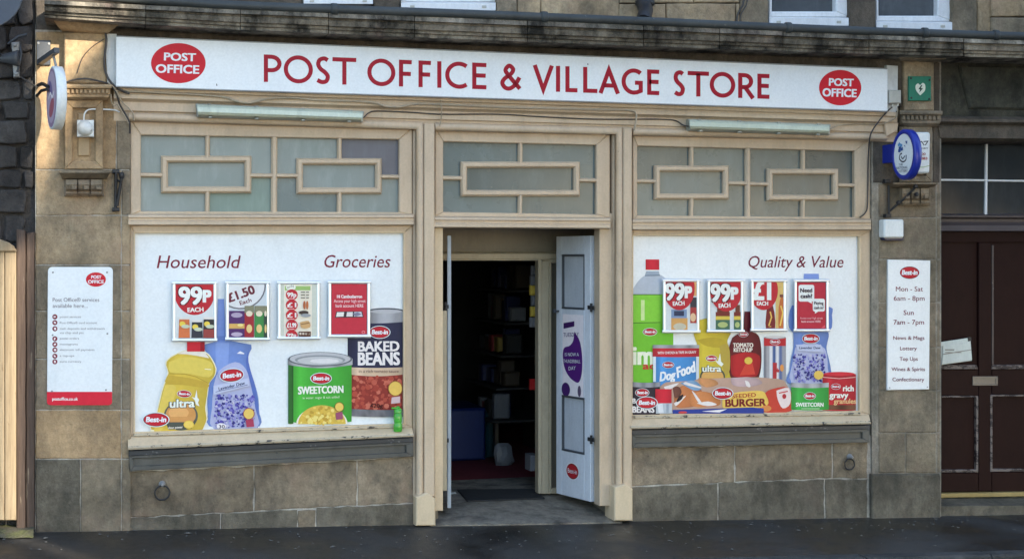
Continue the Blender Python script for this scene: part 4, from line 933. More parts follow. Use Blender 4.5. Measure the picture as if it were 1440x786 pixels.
for k, y in enumerate((305, 334, 365, 415, 443, 471, 502, 530)): A.ell(97 + (k % 3) - 1, y, 7, 4 + k % 3, alb(235, 225, 230), rot=k * 37, n=8, up=False)
d = A.build('bullet_icons', B); d['kind'] = 'stuff'
for x, y in ((74.5, 383), (150.5, 383), (74, 471), (151, 469), (73, 550), (149, 548)): build(lathe(MB(), U(x, y, -.0215), (0, -1, 0), [(0, .006), (.003, .006), (.004, .003)], 8), 'screw', M['grey_metal'], B)
# opening hours
B = thing('opening_hours_sign', 'narrow white opening hours sign on the pier beside the dark door', 'sign', U(1277, 547, 0))
build(pslab(MB(), [(1249, 365), (1308.3, 366.5), (1306.6, 547.3), (1247.8, 548.3)], -.018, 0, .002), 'board', M['sign_white'], B)
A = Art(-.0185, 1220, 350, 3.741)
for t, x0, x1, y, h in (('Mon - Sat', 149, 291, 223, 26), ('6am - 8pm', 138, 300, 272, 26), ('Sun', 190, 243, 347, 26), ('7am - 7pm', 137, 297, 397, 26), ('News & Mags', 135, 299, 477, 20), ('Lottery', 171, 259, 532, 20), ('Top Ups', 169, 264, 587, 20), ('Wines & Spirits', 126, 302, 641, 20), ('Confectionary', 131, 298, 695, 20)):
    A.text(t, x0, y, x1, h, MAROON, bold=.012, up=False)
A.build('lettering', B)
A = Art(-.0185, 1220, 350, 3.741); bestin(A, 221, 125, 55, 36); A.build('oval_logo', B)
for x, y in ((1251, 545), (1304, 544)): build(lathe(MB(), U(x, y, -.0175), (0, -1, 0), [(0, .005), (.003, .005)], 8), 'screw', M['grey_metal'], B)
# green sign
B = thing('green_sign', 'square green sign with pale heart emblem high on the pilaster', 'sign', U(1294, 142, -.06))
build(pslab(MB(), R4(1278.3, 107.5, 1309.6, 142), -.078, -.06, .003), 'board', M['sign_green'], B)
A = Art(-.0785)
A.smooth([(1294, 134.5), (1288.5, 128), (1287.5, 121), (1291, 117.8), (1294, 120), (1297.5, 117), (1301, 120), (1300.5, 128)], alb(205, 222, 212)); A.poly([(1295.5, 120), (1291.5, 126), (1294, 126), (1292.5, 131), (1298, 124.5), (1295, 124.5), (1297, 120)], alb(20, 60, 50)); A.build('heart_emblem', B)
for x, y in ((1281, 110.5), (1307, 113), (1281.5, 138), (1306.5, 139.5)): build(lathe(MB(), U(x, y, -.077), (0, -1, 0), [(0, .008), (.004, .008), (.005, .004)], 8), 'stud', M['iron'], B)

# projecting signs
def edisc(mb, c, e, up, nrm, prof, n=36):
    vs = [c + e * (math.cos(2 * math.pi * k / n) * rx) + up * (math.sin(2 * math.pi * k / n) * ry) + nrm * h for h, rx, ry in prof for k in range(n)]
    fs = [[i * n + k, i * n + (k + 1) % n, (i + 1) * n + (k + 1) % n, (i + 1) * n + k] for i in range(len(prof) - 1) for k in range(n)]
    mb.add(vs, fs, True); mb.add(vs[:n], [list(range(n))]); mb.add(vs[-n:], [list(range(n))]); return mb
ZU = V(0, 0, 1)
LC = U(1270, 217.5, -.30); ph = rad(8); LN = V(-math.cos(ph), -math.sin(ph), 0); LE = V(math.sin(ph), -math.cos(ph), 0)   # face looks up the street
B = thing('lottery_sign', 'blue oval projecting lottery sign with pale face on the pilaster', 'sign', U(1245, 217, 0))
build(edisc(MB(), LC, LE, ZU, LN, [(-.065, .126, .175), (-.058, .134, .183), (-.008, .134, .183), (0, .128, .177), (.001, .108, .152), (-.006, .106, .150)]), 'case', M['sign_blue'], B)
build(edisc(MB(), LC, LE, ZU, LN, [(-.012, .105, .149), (-.004, .105, .149)]), 'face', M['sign_white'], B)
A = Art(fn=lambda a, b, o: LC + LE * (a * .85) + ZU * b + LN * (-.0035 + o))
BL = alb(45, 80, 150); DK = alb(45, 50, 70)
A.line(cm([(.035, -.005), (.03, -.04), (-.01, -.052), (-.05, -.03), (-.045, .0), (-.02, .01)]), .010, DK)
A.line(cm([(-.03, -.01), (-.01, -.03), (.02, -.01)]), .008, DK)
for x, y, r in ((-.045, .05, 20), (-.03, .068, -15), (-.055, .075, 35), (-.02, .04, 10), (-.05, .03, -10)):
    a = rad(r); A.poly([(x + u * math.cos(a) - v * math.sin(a), y + u * math.sin(a) + v * math.cos(a)) for u, v in ((-.015, -.011), (.015, -.011), (.015, .011), (-.015, .011))], BL if r % 2 == 0 else alb(90, 150, 205))
A.line([(.03, .095), (.05, .075)], .008, BL); A.line([(.05, .095), (.035, .078)], .008, BL); A.line([(.015, .065), (.028, .055)], .006, BL)
def lt(t, x0, x1, y, h):
    A.lay += 1; vs, fs = glyphs(t); xa = min(v[0] for v in vs); xb = max(v[0] for v in vs)
    A.mb.add([A.fn(lerp(x0, x1, (x - xa) / (xb - xa)), y + yy * h, A.lay * .0004) for x, yy in vs], fs, col=DK)
lt('THE', -.055, -.005, -.078, .016); lt('NATIONAL', -.085, .06, -.103, .019); lt('LOTTERY', -.065, .06, -.128, .019)
A.build('emblem', B)
mb = MB(); a, b = U(1243, 204.5, -.02), U(1254, 230, -.02); box(mb, a.x, a.x + .085, -.16, 0, b.z, a.z, .012); build(mb, 'wall_mount', M['sign_blue'], B)

LC2 = U(72.5, 138, -.34); ph = rad(11.5); LN2 = V(-math.cos(ph), -math.sin(ph), 0); LE2 = V(math.sin(ph), -math.cos(ph), 0)
B = thing('projecting_sign', 'round white projecting sign hung edge-on at the sunny corner of the shop', 'sign', U(60, 140, 0))
build(edisc(MB(), LC2, LE2, ZU, LN2, [(-.06, .175, .18), (-.055, .186, .192), (-.003, .186, .192), (0, .18, .187)]), 'case', M['white_case'], B)
A = Art(fn=lambda a, b, o: LC2 + LE2 * a + ZU * b + LN2 * (.0005 + o))
A.ell(0, 0, .17, .178, alb(150, 130, 160)); A.ell(0, .005, .15, .157, alb(178, 165, 190))
A.ell(.01, -.06, .09, .05, alb(165, 95, 110), rot=20); A.ell(-.03, .06, .07, .04, alb(120, 110, 160), rot=-30); A.line(cm([(-.09, 0), (-.03, .03), (.04, .0), (.1, .03)]), .018, alb(235, 225, 235)); A.build('face_print', B)
mb = MB(); p = LC2 + V(.02, 0, .20)
tube(mb, [U(56, 88, -.02), U(80, 71, -.42)], .022, 4, False); build(mb, 'arm', M['dark_grey_metal'], B)
build(tube(MB(), [LC2 + V(.028, 0, .185), U(75, 78, -.32)], .008, 6), 'hanger', M['grey_metal'], B)
build(pslab(MB(), R4(51.5, 57, 71, 92), -.02, 0, .003), 'wall_plate', M['dark_grey_metal'], B)
mb = MB(); tube(mb, [U(54, 120, -.01), U(60, 118, -.12), U(67, 122, -.30)], .012, 6); tube(mb, [U(52, 135, -.01), U(58, 128, -.12), U(66, 126, -.3)], .010, 6)
build(mb, 'stay', M['iron'], B)
for x, y in ((54, 61), (69, 62), (54, 89)): build(lathe(MB(), U(x, y, -.019), (0, -1, 0), [(0, .008), (.006, .008)], 6), 'bolt', M['grey_metal'], B)

# ================================================================ alarm boxes, lights, cameras, brackets
B = thing('alarm_box', 'white alarm box with red digits partly hidden behind the blue oval sign', 'alarm box', U(1298, 245, -.05))
build(pslab(MB(), [(x + (y - 215) * -.02, y) for x, y in rounded(1284, 186, 1308.5, 244, 4)], -.13, -.05, .012), 'case', M['white_case'], B)
A = Art(-.131, 1230, 160, 7.86)
A.line([(490, 325), (520, 308), (548, 352)], 10, alb(60, 60, 70)); A.line([(540, 310), (588, 305), (560, 350)], 10, alb(60, 60, 70)); A.text('SECURITY', 500, 392, 590, 17, alb(60, 60, 70), bold=.03)
A.text('00', 515, 460, 562, 28, alb(150, 70, 60), bold=.04); A.text('083', 515, 508, 582, 28, alb(165, 60, 60), bold=.04); A.line(cm([(470, 585), (530, 592), (603, 575)]), 9, alb(160, 190, 150)); A.build('print', B)
B = thing('small_alarm_box', 'small white alarm box with dark blue base above the hours sign', 'alarm box', U(1257, 338, 0))
build(pslab(MB(), rounded(1243.5, 308.5, 1271.5, 334.5, 3), -.075, 0, .010), 'cover', M['white_case'], B); build(pslab(MB(), rounded(1242.5, 310, 1272, 338.5, 4), -.050, .0, .006), 'base', M['navy_plastic'], B)
B = thing('junction_box', 'small pale grey junction box at the end of the shop sign', 'junction box', U(1258, 146, -.06))
build(pslab(MB(), R4(1250.5, 127, 1267.5, 145.5), -.125, -.066, .006), 'case', M['ivory_case'], B)
for x in (1254.5, 1262): build(lathe(MB(), U(x, 150, -.09), (0, 0, 1), [(0, .006), (.01, .009), (.022, .009)], 8), 'gland', M['white_case'], B)
B = thing('security_camera', 'square white box with round camera eye on the pilaster shaft', 'camera', U(120, 193, -.06))
build(pslab(MB(), R4(108.3, 169, 132, 192.5), -.105, -.045, .005), 'case', M['white_case'], B)
c = U(119.5, 180.5, -.105); build(lathe(MB(), c, (.15, -1, -.12), [(-.005, .048), (.012, .048), (.035, .040), (.050, .026), (.055, .01)], 18), 'dome', M['white_case'], B)
build(lathe(MB(), c + V(.022, -.030, -.010), (.6, -1, -.25), [(0, .016), (.012, .015), (.014, .008)], 10), 'lens', M['iron'], B)
build(ptube(MB(), [(117.8, 169, -.07), (119, 160, -.07), (125, 154.5, -.06), (140, 154, -.05), (160, 155, -.03), (168, 158, -.03)], 0, .005), 'lead', M['white_case'], B)
for q, lab in (([(275.5, 146), (512, 156.3), (510, 172), (277.5, 165)], 'long tube light under the shop sign above the household window'), ([(968, 167.6), (1168, 175.2), (1166.5, 190.2), (970, 184)], 'tube light under the shop sign above the quality and value window')):
    p = lambda u, v: (lerp(lerp(q[0][0], q[1][0], u), lerp(q[3][0], q[2][0], u), v), lerp(lerp(q[0][1], q[1][1], u), lerp(q[3][1], q[2][1], u), v))
    B = thing('tube_light', lab, 'light', U(*p(.5, 1), -.05), 'tube lights under the shop sign')
    build(loft(MB(), [(p(.0, .0), p(1, .0), -.075), (p(0, .12), p(1, .12), -.092), (p(0, .9), p(1, .9), -.092), (p(0, 1), p(1, 1), -.08)], -.02), 'base', M['fitting_base'], B)
    build(loft(MB(), [(p(.010, .03), p(.990, .03), -.09), (p(.008, .08), p(.992, .08), -.115), (p(.006, .26), p(.994, .26), -.142), (p(.006, .60), p(.994, .60), -.145), (p(.008, .80), p(.992, .80), -.130), (p(.012, .90), p(.988, .90), -.09)], -.088), 'diffuser', M['fitting_plastic'], B)
    for u in (.08, .36, .64, .92):
        for v in (.03, .97): build(pslab(MB(), [(p(u, v)[0] - 2.4, p(u, v)[1] - 1.2), (p(u, v)[0] + 2.4, p(u, v)[1] - 1.1), (p(u, v)[0] + 2.4, p(u, v)[1] + 1.2), (p(u, v)[0] - 2.4, p(u, v)[1] + 1.1)], -.122, -.085, .002), 'clip', M['fitting_base'], B)
B = thing('iron_bracket', 'black iron rod bracket fixed beside the cream window frame', 'bracket', U(163, 296, 0))
for q, r in (([(163, 241, -.03), (162.5, 295, -.03)], .010), ([(171, 249, -.05), (169, 262, -.05), (164.5, 290, -.04)], .010), ([(162, 252, -.02), (170, 256, -.07)], .007)): build(tube(MB(), [U(*a) for a in q], r, 6), 'rod', M['iron'], B)
for x, y in ((163, 241), (163, 294.5)): build(pslab(MB(), R4(x - 5, y - 2.8, x + 5, y + 2.8), -.035, 0, .004), 'foot', M['iron'], B)
build(lathe(MB(), U(171, 247, -.05), (0, 0, 1), [(-.02, .010), (-.015, .017), (.015, .017), (.02, .01)], 8), 'socket', M['iron'], B)
B = thing('iron_bracket', 'black iron wall bracket with slanted stay above the small alarm box', 'bracket', U(1250, 304, 0))
for q, r in (([(1249.6, 255, -.03), (1250.2, 304, -.03)], .010), ([(1287.8, 263, -.16), (1270, 281, -.09), (1251, 297, -.03)], .009)): build(tube(MB(), [U(*a) for a in q], r, 6), 'rod', M['iron'], B)
for x, y in ((1249, 255), (1250, 303.5)): build(pslab(MB(), R4(x - 4, y - 2.6, x + 4, y + 2.6), -.04, 0, .004), 'foot', M['iron'], B)
for x, y, Y in ((1287.5, 262.5, -.165), (1289, 273.5, -.16), (1263.5, 285, -.07)): build(lathe(MB(), U(x, y, Y), (0, -1, 0), [(-.02, .010), (-.012, .015), (.010, .015), (.014, .010)], 8), 'stud', M['iron'], B)
for x, y, r, lab, cx in ((228, 680, .046, 'iron ring hanging on the stone wall under the household window', 228.2), (1194, 641.5, .040, 'iron ring hanging on the stone wall under the quality and value window', 1194.8)):
    B = thing('iron_ring', lab, 'ring', U(x, y + 24, .015), 'iron rings in the wall under the windows')
    c = U(cx, y + 12.6 * r / .046, -.012); build(tube(MB(), [c + V(math.cos(2 * math.pi * k / 20) * r, -.004 * math.sin(4 * k), math.sin(2 * math.pi * k / 20) * r) for k in range(20)], .0055, 6, closed=True), 'ring', M['iron'], B)
    build(lathe(MB(), U(x, y, .02), (0, -1, 0), [(0, .022), (.012, .022), (.018, .012), (.045, .011), (.05, .006)], 10), 'staple', M['grey_metal'], B)

# cables
def cable(pts, Y, r, m, lab, grp='cables along the shopfront'): return tag(build(ptube(MB(), pts, Y, r), 'cable', M[m]), lab, 'cable', grp)
cable([(163, 128), (240, 131.5), (310, 136), (330, 142), (352, 145), (378, 139), (412, 138), (450, 141), (521, 144), (542, 150), (565, 150.5), (588, 146.5), (660, 149), (716, 151.5), (782, 153), (840, 154.5), (880, 155), (893, 158), (895, 166), (892, 184)], -.086, .0065, 'cable_cream', 'cream cable sagging along the molding straight below the shop sign')
cable([(511, 166, -.08), (519, 159, -.05), (532, 156.5, -.035), (580, 158.5, -.035), (620, 161, -.035), (700, 161, -.035), (760, 164.5, -.035), (840, 168, -.035), (926, 168, -.035), (950, 170, -.035), (960, 176, -.05), (968, 178, -.09)], 0, .0045, 'cable_dark', 'thin dark cable linking the two tube lights')
cable([(620, 141, -.085), (621, 155, -.085), (620, 170, -.05), (618, 178, -.05)], 0, .004, 'cable_cream', 'short upright cable at the top of the door pillar')
cable([(1168, 182, -.09), (1180, 176.5, -.05), (1205, 175, -.035), (1236, 175, -.045), (1250, 171, -.07), (1261, 164, -.085), (1262, 152, -.09)], 0, .005, 'cable_cream', 'cream cable from the tube light up to the junction box')
cable([(1254.5, 151, -.09), (1248, 157, -.09), (1238, 168, -.09), (1228, 182, -.08), (1223, 195, -.06), (1221, 225, .01), (1220, 285, .01), (1217, 299, .01), (1209, 306, .01)], 0, .0055, 'cable_dark', 'black cable curling from the junction box down the window frame')
cable([(148.5, 46, -.08), (149.5, 60, -.08), (147, 80, -.08), (147.5, 98, -.08), (153, 112, -.09), (161, 121, -.10), (170, 127, -.10), (182, 132, -.09)], 0, .007, 'cable_dark', 'thick black cable dropping down the edge of the shop sign')
cable([(90, 117.5, -.09), (104, 112.5, -.09), (122, 111, -.09), (142, 115, -.09), (158, 119.5, -.10)], 0, .0055, 'cable_dark', 'black cable bowed over the capital of the sunny pilaster')
cable([(152, 117, -.1), (161, 124, -.10), (166, 133, -.09), (171, 143, -.07), (180, 151, -.06), (187, 160, -.06), (188.5, 170, -.05)], 0, .005, 'cable_cream', 'cream cable hooked round the corner of the shopfront molding')
cable([(157, 121, -.1), (164, 132, -.09), (168, 146, -.06), (176, 160, -.05), (182, 172, -.05), (182.5, 188, -.03)], 0, .006, 'cable_dark', 'dark cable running down to the corner of the window frame')
cable([(156, 133, -.09), (156.5, 142, -.08), (160, 149, -.06), (165, 147, -.06), (168, 152, -.06), (174, 162, -.05), (181, 174, -.05)], 0, .004, 'cable_cream', 'thin cream cable looping near the camera lead')
cable([(147, 55, -.08), (130, 66, -.07), (116, 82, -.068), (108, 104, -.068)], 0, .0025, 'cable_dark', 'hair thin dark wire slanting across the pilaster block')

# ================================================================ window panels and price frames
def dots(art, f, n, r0, r1, cols, seed):
    rr = random.Random(seed)
    for k in range(n):
        u, v = rr.random(), rr.random(); x, y = f(u, v); r = rr.uniform(r0, r1); art.lay += .08
        art.ell(x, y, r, r * rr.uniform(.6, 1.1), cols[rr.randrange(len(cols))], rot=rr.uniform(0, 180), n=7, up=False)
    art.lay += 1
def cyl(u): return .58 + .42 * math.sin(math.pi * min(max(u * .9 + .05, 0), 1)) ** .7 + .32 * math.exp(-((u - .2) / .07) ** 2)
def sh(c, f): return (min(c[0] * f, .85), min(c[1] * f, .85), min(c[2] * f, .85), 1)
def tin(art, x0, x1, y0, y1, ry, c, f=lambda u, v: 1.0):
    """printed label of a tin, curved at top and bottom"""
    art.grid(lambda u, v: (lerp(x0, x1, u), lerp(y0, y1, v) + ry * math.sin(math.pi * u)), 16, 1, lambda u, v: sh(c, cyl(u) * f(u, v)))
PY = .05
WP = thing('window_panel', 'printed white window panel picturing household bottles, sweetcorn and baked beans', 'window panel', U(378, 600, PY))
build(pslab(MB(), [(189, 327), (568.5, 327), (568.5, 596.5), (189, 608.5)], PY, PY + .012, 0), 'board', M['sign_white'], WP)
A = Art(PY - .0004); A.text('Household', 220.5, 377, 335, 18.8, alb(120, 28, 52), slant=.20, bold=.006); A.build('lettering', WP)
A = Art(PY - .0004); A.text('Groceries', 454.5, 376, 547.5, 18.4, alb(120, 28, 52), slant=.20, bold=.006); A.build('lettering', WP)
def blue_bottle(A):
    b = [(528, 95), (845, 100), (832, 190), (836, 260), (870, 370), (900, 480), (906, 590), (905, 694), (575, 702), (552, 600), (548, 480), (560, 390), (605, 300), (592, 240), (572, 215), (530, 165)]
    A.smooth(b, alb(108, 142, 214), 2, .5)
    A.poly([(604, 110), (700, 108), (690, 300), (640, 330), (606, 300)], alb(128, 160, 226)); A.smooth([(840, 130), (828, 200), (845, 290), (880, 420), (900, 560), (900, 680), (885, 680), (870, 480), (830, 330), (815, 230)], alb(84, 112, 190), 2)
    A.smooth([(592, 400), (630, 300), (740, 240), (815, 290), (850, 410), (880, 560), (888, 697), (592, 701), (580, 560)], alb(170, 182, 222), 3)
    A.poly([(752, 182), (775, 165), (805, 180), (800, 186)], alb(222, 232, 245))
    dots(A, lambda u, v: (lerp(600, 872, u), lerp(470, 690, v)), 330, 4, 13, [alb(70, 70, 160), alb(48, 48, 128), alb(120, 120, 205), alb(150, 155, 220), alb(90, 85, 180), alb(190, 196, 226)], 3)
    A.poly([(590, 405), (832, 350), (838, 405), (592, 466)], alb(186, 200, 232)); A.text('Lavender Dew', 628, 436, 808, 22, alb(30, 40, 90), y1=394, bold=.03, slant=.1); A.line([(605, 447), (828, 397)], 4, alb(90, 100, 150))
    bestin(A, 717, 332, 86, 48, -6)
    A.ell(645, 682, 34, 20, alb(225, 228, 238)); A.text('30', 628, 697, 668, 24, alb(50, 50, 80), bold=.03)
    A.poly([(812, 640), (866, 632), (872, 686), (820, 690)], alb(165, 60, 90)); A.ell(835, 597, 40, 40, alb(150, 60, 70)); A.ell(835, 597, 35, 36, alb(222, 196, 96))
def ultra_bottle(A, logo=True):
    b = [(345, 182), (405, 158), (525, 170), (575, 220), (606, 290), (592, 345), (558, 388), (546, 470), (532, 560), (515, 707), (162, 722), (200, 600), (238, 440), (274, 340), (280, 310), (264, 262), (268, 235), (300, 205)]
    A.smooth([(x + (6 if x > 400 else -7), y - 4) for x, y in b], alb(236, 232, 205), 2)
    A.smooth(b, alb(208, 186, 62), 2, .55)
    A.poly([(345, 184), (400, 160), (530, 172), (562, 214), (470, 196), (400, 186)], alb(222, 222, 212)); A.smooth([(285, 240), (400, 205), (560, 232), (590, 290), (560, 345), (420, 320), (290, 310)], alb(216, 200, 84), 3)
    A.smooth([(275, 330), (420, 350), (550, 385), (540, 420), (400, 400), (262, 390)], alb(192, 166, 52), 3); A.smooth([(255, 400), (330, 410), (300, 560), (240, 700), (180, 715)], alb(218, 198, 84), 3)
    A.line([(285, 320), (390, 322), (470, 342), (556, 386)], 4, alb(170, 145, 45)); A.line([(530, 288), (575, 292)], 5, alb(240, 236, 215))
    A.rect(408, 90, 530, 168, alb(196, 26, 48)); A.rect(500, 90, 530, 168, alb(150, 18, 36))
    A.ell(365, 612, 118, 100, alb(95, 100, 90)); A.ell(365, 606, 104, 84, alb(205, 150, 80)); A.ell(350, 590, 70, 44, alb(222, 172, 102)); A.poly([(255, 640), (475, 640), (440, 700), (280, 705)], alb(80, 88, 80)); A.poly([(262, 618), (468, 616), (450, 655), (280, 655)], alb(205, 152, 84))
    A.text('clean power', 278, 702, 378, 17, alb(225, 225, 215), y1=696, bold=.03)
    A.poly([(462, 505), (440, 480), (462, 488), (474, 432), (480, 485), (492, 500), (484, 520), (494, 545), (470, 535)], alb(235, 238, 232)); A.text('ultra', 286, 556, 462, 62, alb(70, 80, 72), y1=552, slant=.05, bold=.09); A.text('ultra', 290, 554, 458, 58, alb(238, 240, 232), y1=550, slant=.05, bold=.045)
    bestin(A, 388, 460, 50, 25, 3); A.ell(420, 672, 36, 28, alb(222, 196, 70)); A.ell(420, 672, 30, 22, alb(232, 206, 90))
A = Art(PY - .001, 180, 460, 4.914); A.poly([(620, -195), (664, -195), (676, 100), (612, 100)], alb(120, 152, 222)); A.poly([(608, 60), (680, 60), (680, 100), (600, 100)], alb(104, 136, 208)); blue_bottle(A); A.build('printed_bottle', WP)
A = Art(PY - .016, 180, 460, 4.914); A.Y = PY - .002; A.lay = 26; ultra_bottle(A); bestin(A, 193, 638, 94, 51); A.build('printed_bottle', WP)
A = Art(PY - .001, 380, 420, 3.932)         # baked beans
A.rect(428, 75, 738, 130, alb(140, 150, 160)); A.grid(lambda u, v: (lerp(428, 738, u), lerp(62, 132, v) + 6 * math.sin(math.pi * u)), 14, 1, lambda u, v: sh(alb(172, 180, 190), .55 + .45 * abs(math.sin(u * 7))))
A.ell(640, 66, 98, 15, alb(70, 76, 86)); A.ell(640, 70, 92, 11, alb(176, 184, 192))
tin(A, 428, 738, 128, 380, 8, alb(48, 52, 82)); tin(A, 428, 738, 378, 428, 4, alb(205, 186, 160)); tin(A, 432, 738, 418, 618, 10, alb(142, 54, 46))
dots(A, lambda u, v: (lerp(462, 725, u), lerp(432, 600, v)), 150, 9, 17, [alb(172, 74, 58), alb(184, 90, 72), alb(140, 52, 44), alb(196, 108, 88), alb(158, 62, 50)], 5)
A.grid(lambda u, v: (lerp(450, 738, u), lerp(600, 640, v) + 14 * math.sin(math.pi * (u * .5 + .2))), 12, 1, lambda u, v: sh(alb(120, 124, 132), .5 + .5 * abs(math.sin(u * 9 + v))))
A.text('BAKED', 488, 290, 712, 56, alb(225, 228, 232), y1=288, bold=.05); A.text('BEANS', 488, 366, 714, 72, alb(225, 228, 232), y1=364, bold=.05); A.text('in a rich tomato sauce', 490, 408, 710, 18, alb(110, 80, 70))
bestin(A, 605, 185, 60, 36); A.ell(692, 496, 40, 42, alb(150, 110, 50)); A.ell(692, 496, 36, 38, alb(222, 192, 86)); A.poly([(672, 545), (718, 538), (718, 575), (668, 580)], alb(200, 180, 190)); A.text('420g', 552, 602, 622, 24, alb(60, 30, 30), bold=.02)
A.build('printed_can', WP)
A = Art(PY - .002, 380, 420, 3.932); A.lay = 14        # sweetcorn
tin(A, 99, 450, 340, 678, 16, alb(70, 178, 60)); tin(A, 99, 128, 350, 690, 2, alb(50, 110, 50), lambda u, v: .9)
A.grid(lambda u, v: (lerp(97, 455, u), lerp(330, 365, v) + 18 * math.sin(math.pi * u)), 16, 1, lambda u, v: sh(alb(168, 176, 182), .5 + .5 * abs(math.sin(u * 8))))
A.ell(276, 334, 178, 40, alb(96, 104, 112)); A.ell(276, 332, 168, 35, alb(180, 188, 196)); A.ell(276, 338, 140, 27, alb(140, 150, 158)); A.ell(276, 342, 126, 22, alb(186, 194, 200)); A.ell(300, 344, 80, 13, alb(210, 216, 222))
A.poly(el_arc(286, 692, 142, 96, 180, 360, 18), alb(232, 232, 220)); A.poly(el_arc(286, 692, 132, 104, 180, 360, 18), alb(208, 182, 70))
dots(A, lambda u, v: (286 + math.cos(math.pi * u) * 122 * (1 - v * .95), 690 - math.sin(math.pi * u) * 96 * (1 - v * .95)), 95, 7, 12, [alb(226, 204, 92), alb(214, 184, 66), alb(188, 156, 50), alb(236, 218, 122)], 8)
A.text('SWEETCORN', 156, 527, 404, 43, alb(235, 240, 230), y1=518, h1=40, bold=.05); A.text('in water, sugar & salt added', 180, 554, 382, 13, alb(215, 235, 205), y1=548)
bestin(A, 281, 440, 60, 32); A.ell(382, 598, 26, 27, alb(120, 70, 30)); A.ell(382, 598, 23, 24, alb(226, 200, 90)); A.poly([(362, 630), (400, 624), (402, 664), (364, 668)], alb(150, 80, 110)); A.build('printed_can', WP)

WQ = thing('window_panel', 'printed white window panel picturing fizzy drink, dog food and burger buns', 'window panel', U(1050, 580, PY))
build(pslab(MB(), [(890, 331), (1210, 332), (1210.5, 578.5), (889, 583.5)], PY, PY + .012, 0), 'board', M['sign_white'], WQ)
A = Art(PY - .0004); A.text('Quality & Value', 1051, 376, 1185, 17, alb(112, 28, 56), slant=.20, bold=.006); A.build('lettering', WQ)
A = Art(PY - .001, 880, 320, 4.911)
A.smooth([(52, 420), (90, 365), (140, 328), (225, 322), (285, 362), (320, 430), (325, 470), (52, 470)], alb(176, 192, 208), 3); A.poly([(140, 302), (228, 302), (235, 330), (132, 332)], alb(150, 170, 190)); A.line([(132, 332), (236, 330)], 5, alb(80, 100, 120))
A.grid(lambda u, v: (lerp(137, 231, u), lerp(220, 292, v)), 6, 1, lambda u, v: sh(alb(206, 24, 52), .75 + .3 * math.sin(math.pi * u)))
A.grid(lambda u, v: (lerp(50, 328, u), lerp(460, 1220, v)), 8, 1, lambda u, v: sh(alb(128, 208, 56), .85 + .2 * math.sin(3 * u + .4)))
A.poly([(50, 460), (240, 460), (240, 466), (50, 466)], alb(70, 120, 50)); A.poly([(50, 655), (240, 652), (240, 658), (50, 662)], alb(70, 130, 40)); A.rect(105, 500, 130, 640, alb(200, 232, 160)); A.rect(50, 662, 328, 1240, alb(112, 196, 44))
bestin(A, 167, 720, 50, 27)
A.crop(880, 460, 5.617); A.text('im', 60, 292, 215, 150, alb(232, 244, 220), bold=.05); A.text('ac', 136, 330, 232, 55, alb(196, 50, 44), bold=.05); A.build('printed_bottle', WQ)
A = Art(PY - .001, 880, 460, 5.617); A.lay = 10     # yellow bottle
A.smooth([(530, 20), (560, -60), (800, -60), (836, 30), (800, 110), (822, 200), (826, 440), (560, 430), (566, 160), (545, 90)], alb(206, 190, 44), 3, .6); A.smooth([(560, 100), (700, 80), (800, 115), (780, 160), (640, 150)], alb(186, 166, 36), 3); A.smooth([(740, 150), (812, 140), (822, 330), (780, 380)], alb(180, 160, 60), 3)
A.ell(685, 390, 100, 78, alb(80, 84, 70)); A.ell(685, 394, 88, 66, alb(214, 170, 90)); A.poly([(728, 290), (706, 262), (728, 268), (745, 205), (752, 270), (772, 290), (756, 310)], alb(235, 238, 232)); A.text('ultra', 602, 352, 756, 55, alb(70, 80, 72), bold=.09); A.text('ultra', 607, 350, 752, 51, alb(238, 240, 232), bold=.045); bestin(A, 677, 246, 45, 25); A.build('printed_bottle', WQ)
A = Art(PY - .001); A.lay = 10              # ketchup
A.poly([(1047, 438), (1055, 438), (1056, 470), (1045, 470)], alb(96, 26, 42)); A.smooth([(1030, 474), (1045, 466), (1058, 466), (1068, 474), (1071, 500), (1069, 524), (1062, 535), (1032, 535), (1025, 520), (1024, 494)], alb(104, 30, 38), 3, .9)
A.smooth([(1028, 500), (1048, 495), (1068, 500), (1067, 522), (1060, 530), (1034, 530), (1028, 520)], alb(178, 26, 34), 3, .7); A.poly([(1040, 528), (1048, 512), (1058, 510), (1062, 526)], alb(205, 60, 44)); A.text('TOMATO', 1031, 488, 1059, 6, alb(235, 225, 215), bold=.05); A.text('KETCHUP', 1032, 494.5, 1058, 5.6, alb(235, 225, 215), bold=.05); A.ell(1052.5, 507, 5.6, 5, alb(222, 196, 70)); bestin(A, 1045.5, 470, 7, 4); A.build('printed_bottle', WQ)
A = Art(PY - .001, 1040, 460, 5.242); A.lay = 10    # drink can
A.grid(lambda u, v: (lerp(180, 342, u), lerp(75, 415, v)), 14, 1, lambda u, v: sh([alb(120, 124, 134), alb(160, 164, 172), alb(215, 222, 230), alb(60, 90, 150), alb(215, 222, 230), alb(90, 110, 160), alb(150, 156, 166)][min(int(u * 7), 6)], 1.0))
A.rect(180, 78, 342, 138, alb(186, 32, 44)); A.ell(262, 76, 80, 11, alb(150, 156, 164)); A.ell(262, 74, 70, 7, alb(210, 214, 220)); bestin(A, 262, 108, 38, 22); A.poly([(246, 260), (276, 262), (272, 410), (246, 405)], alb(180, 44, 52)); A.ell(312, 300, 14, 26, alb(220, 150, 70)); A.text('cola', 252, 330, 292, 30, alb(180, 44, 52), bold=.06); A.build('printed_can', WQ)
A = Art(PY - .001, 1040, 460, 5.242); A.lay = 10    # lavender bottle
A.crop(1030, 330, 5.242); A.poly([(528, 288), (636, 288), (640, 340), (524, 340)], alb(120, 152, 222)); A.smooth([(440, 520), (418, 590), (445, 720), (705, 720), (734, 590), (712, 530)], alb(100, 134, 208), 3)
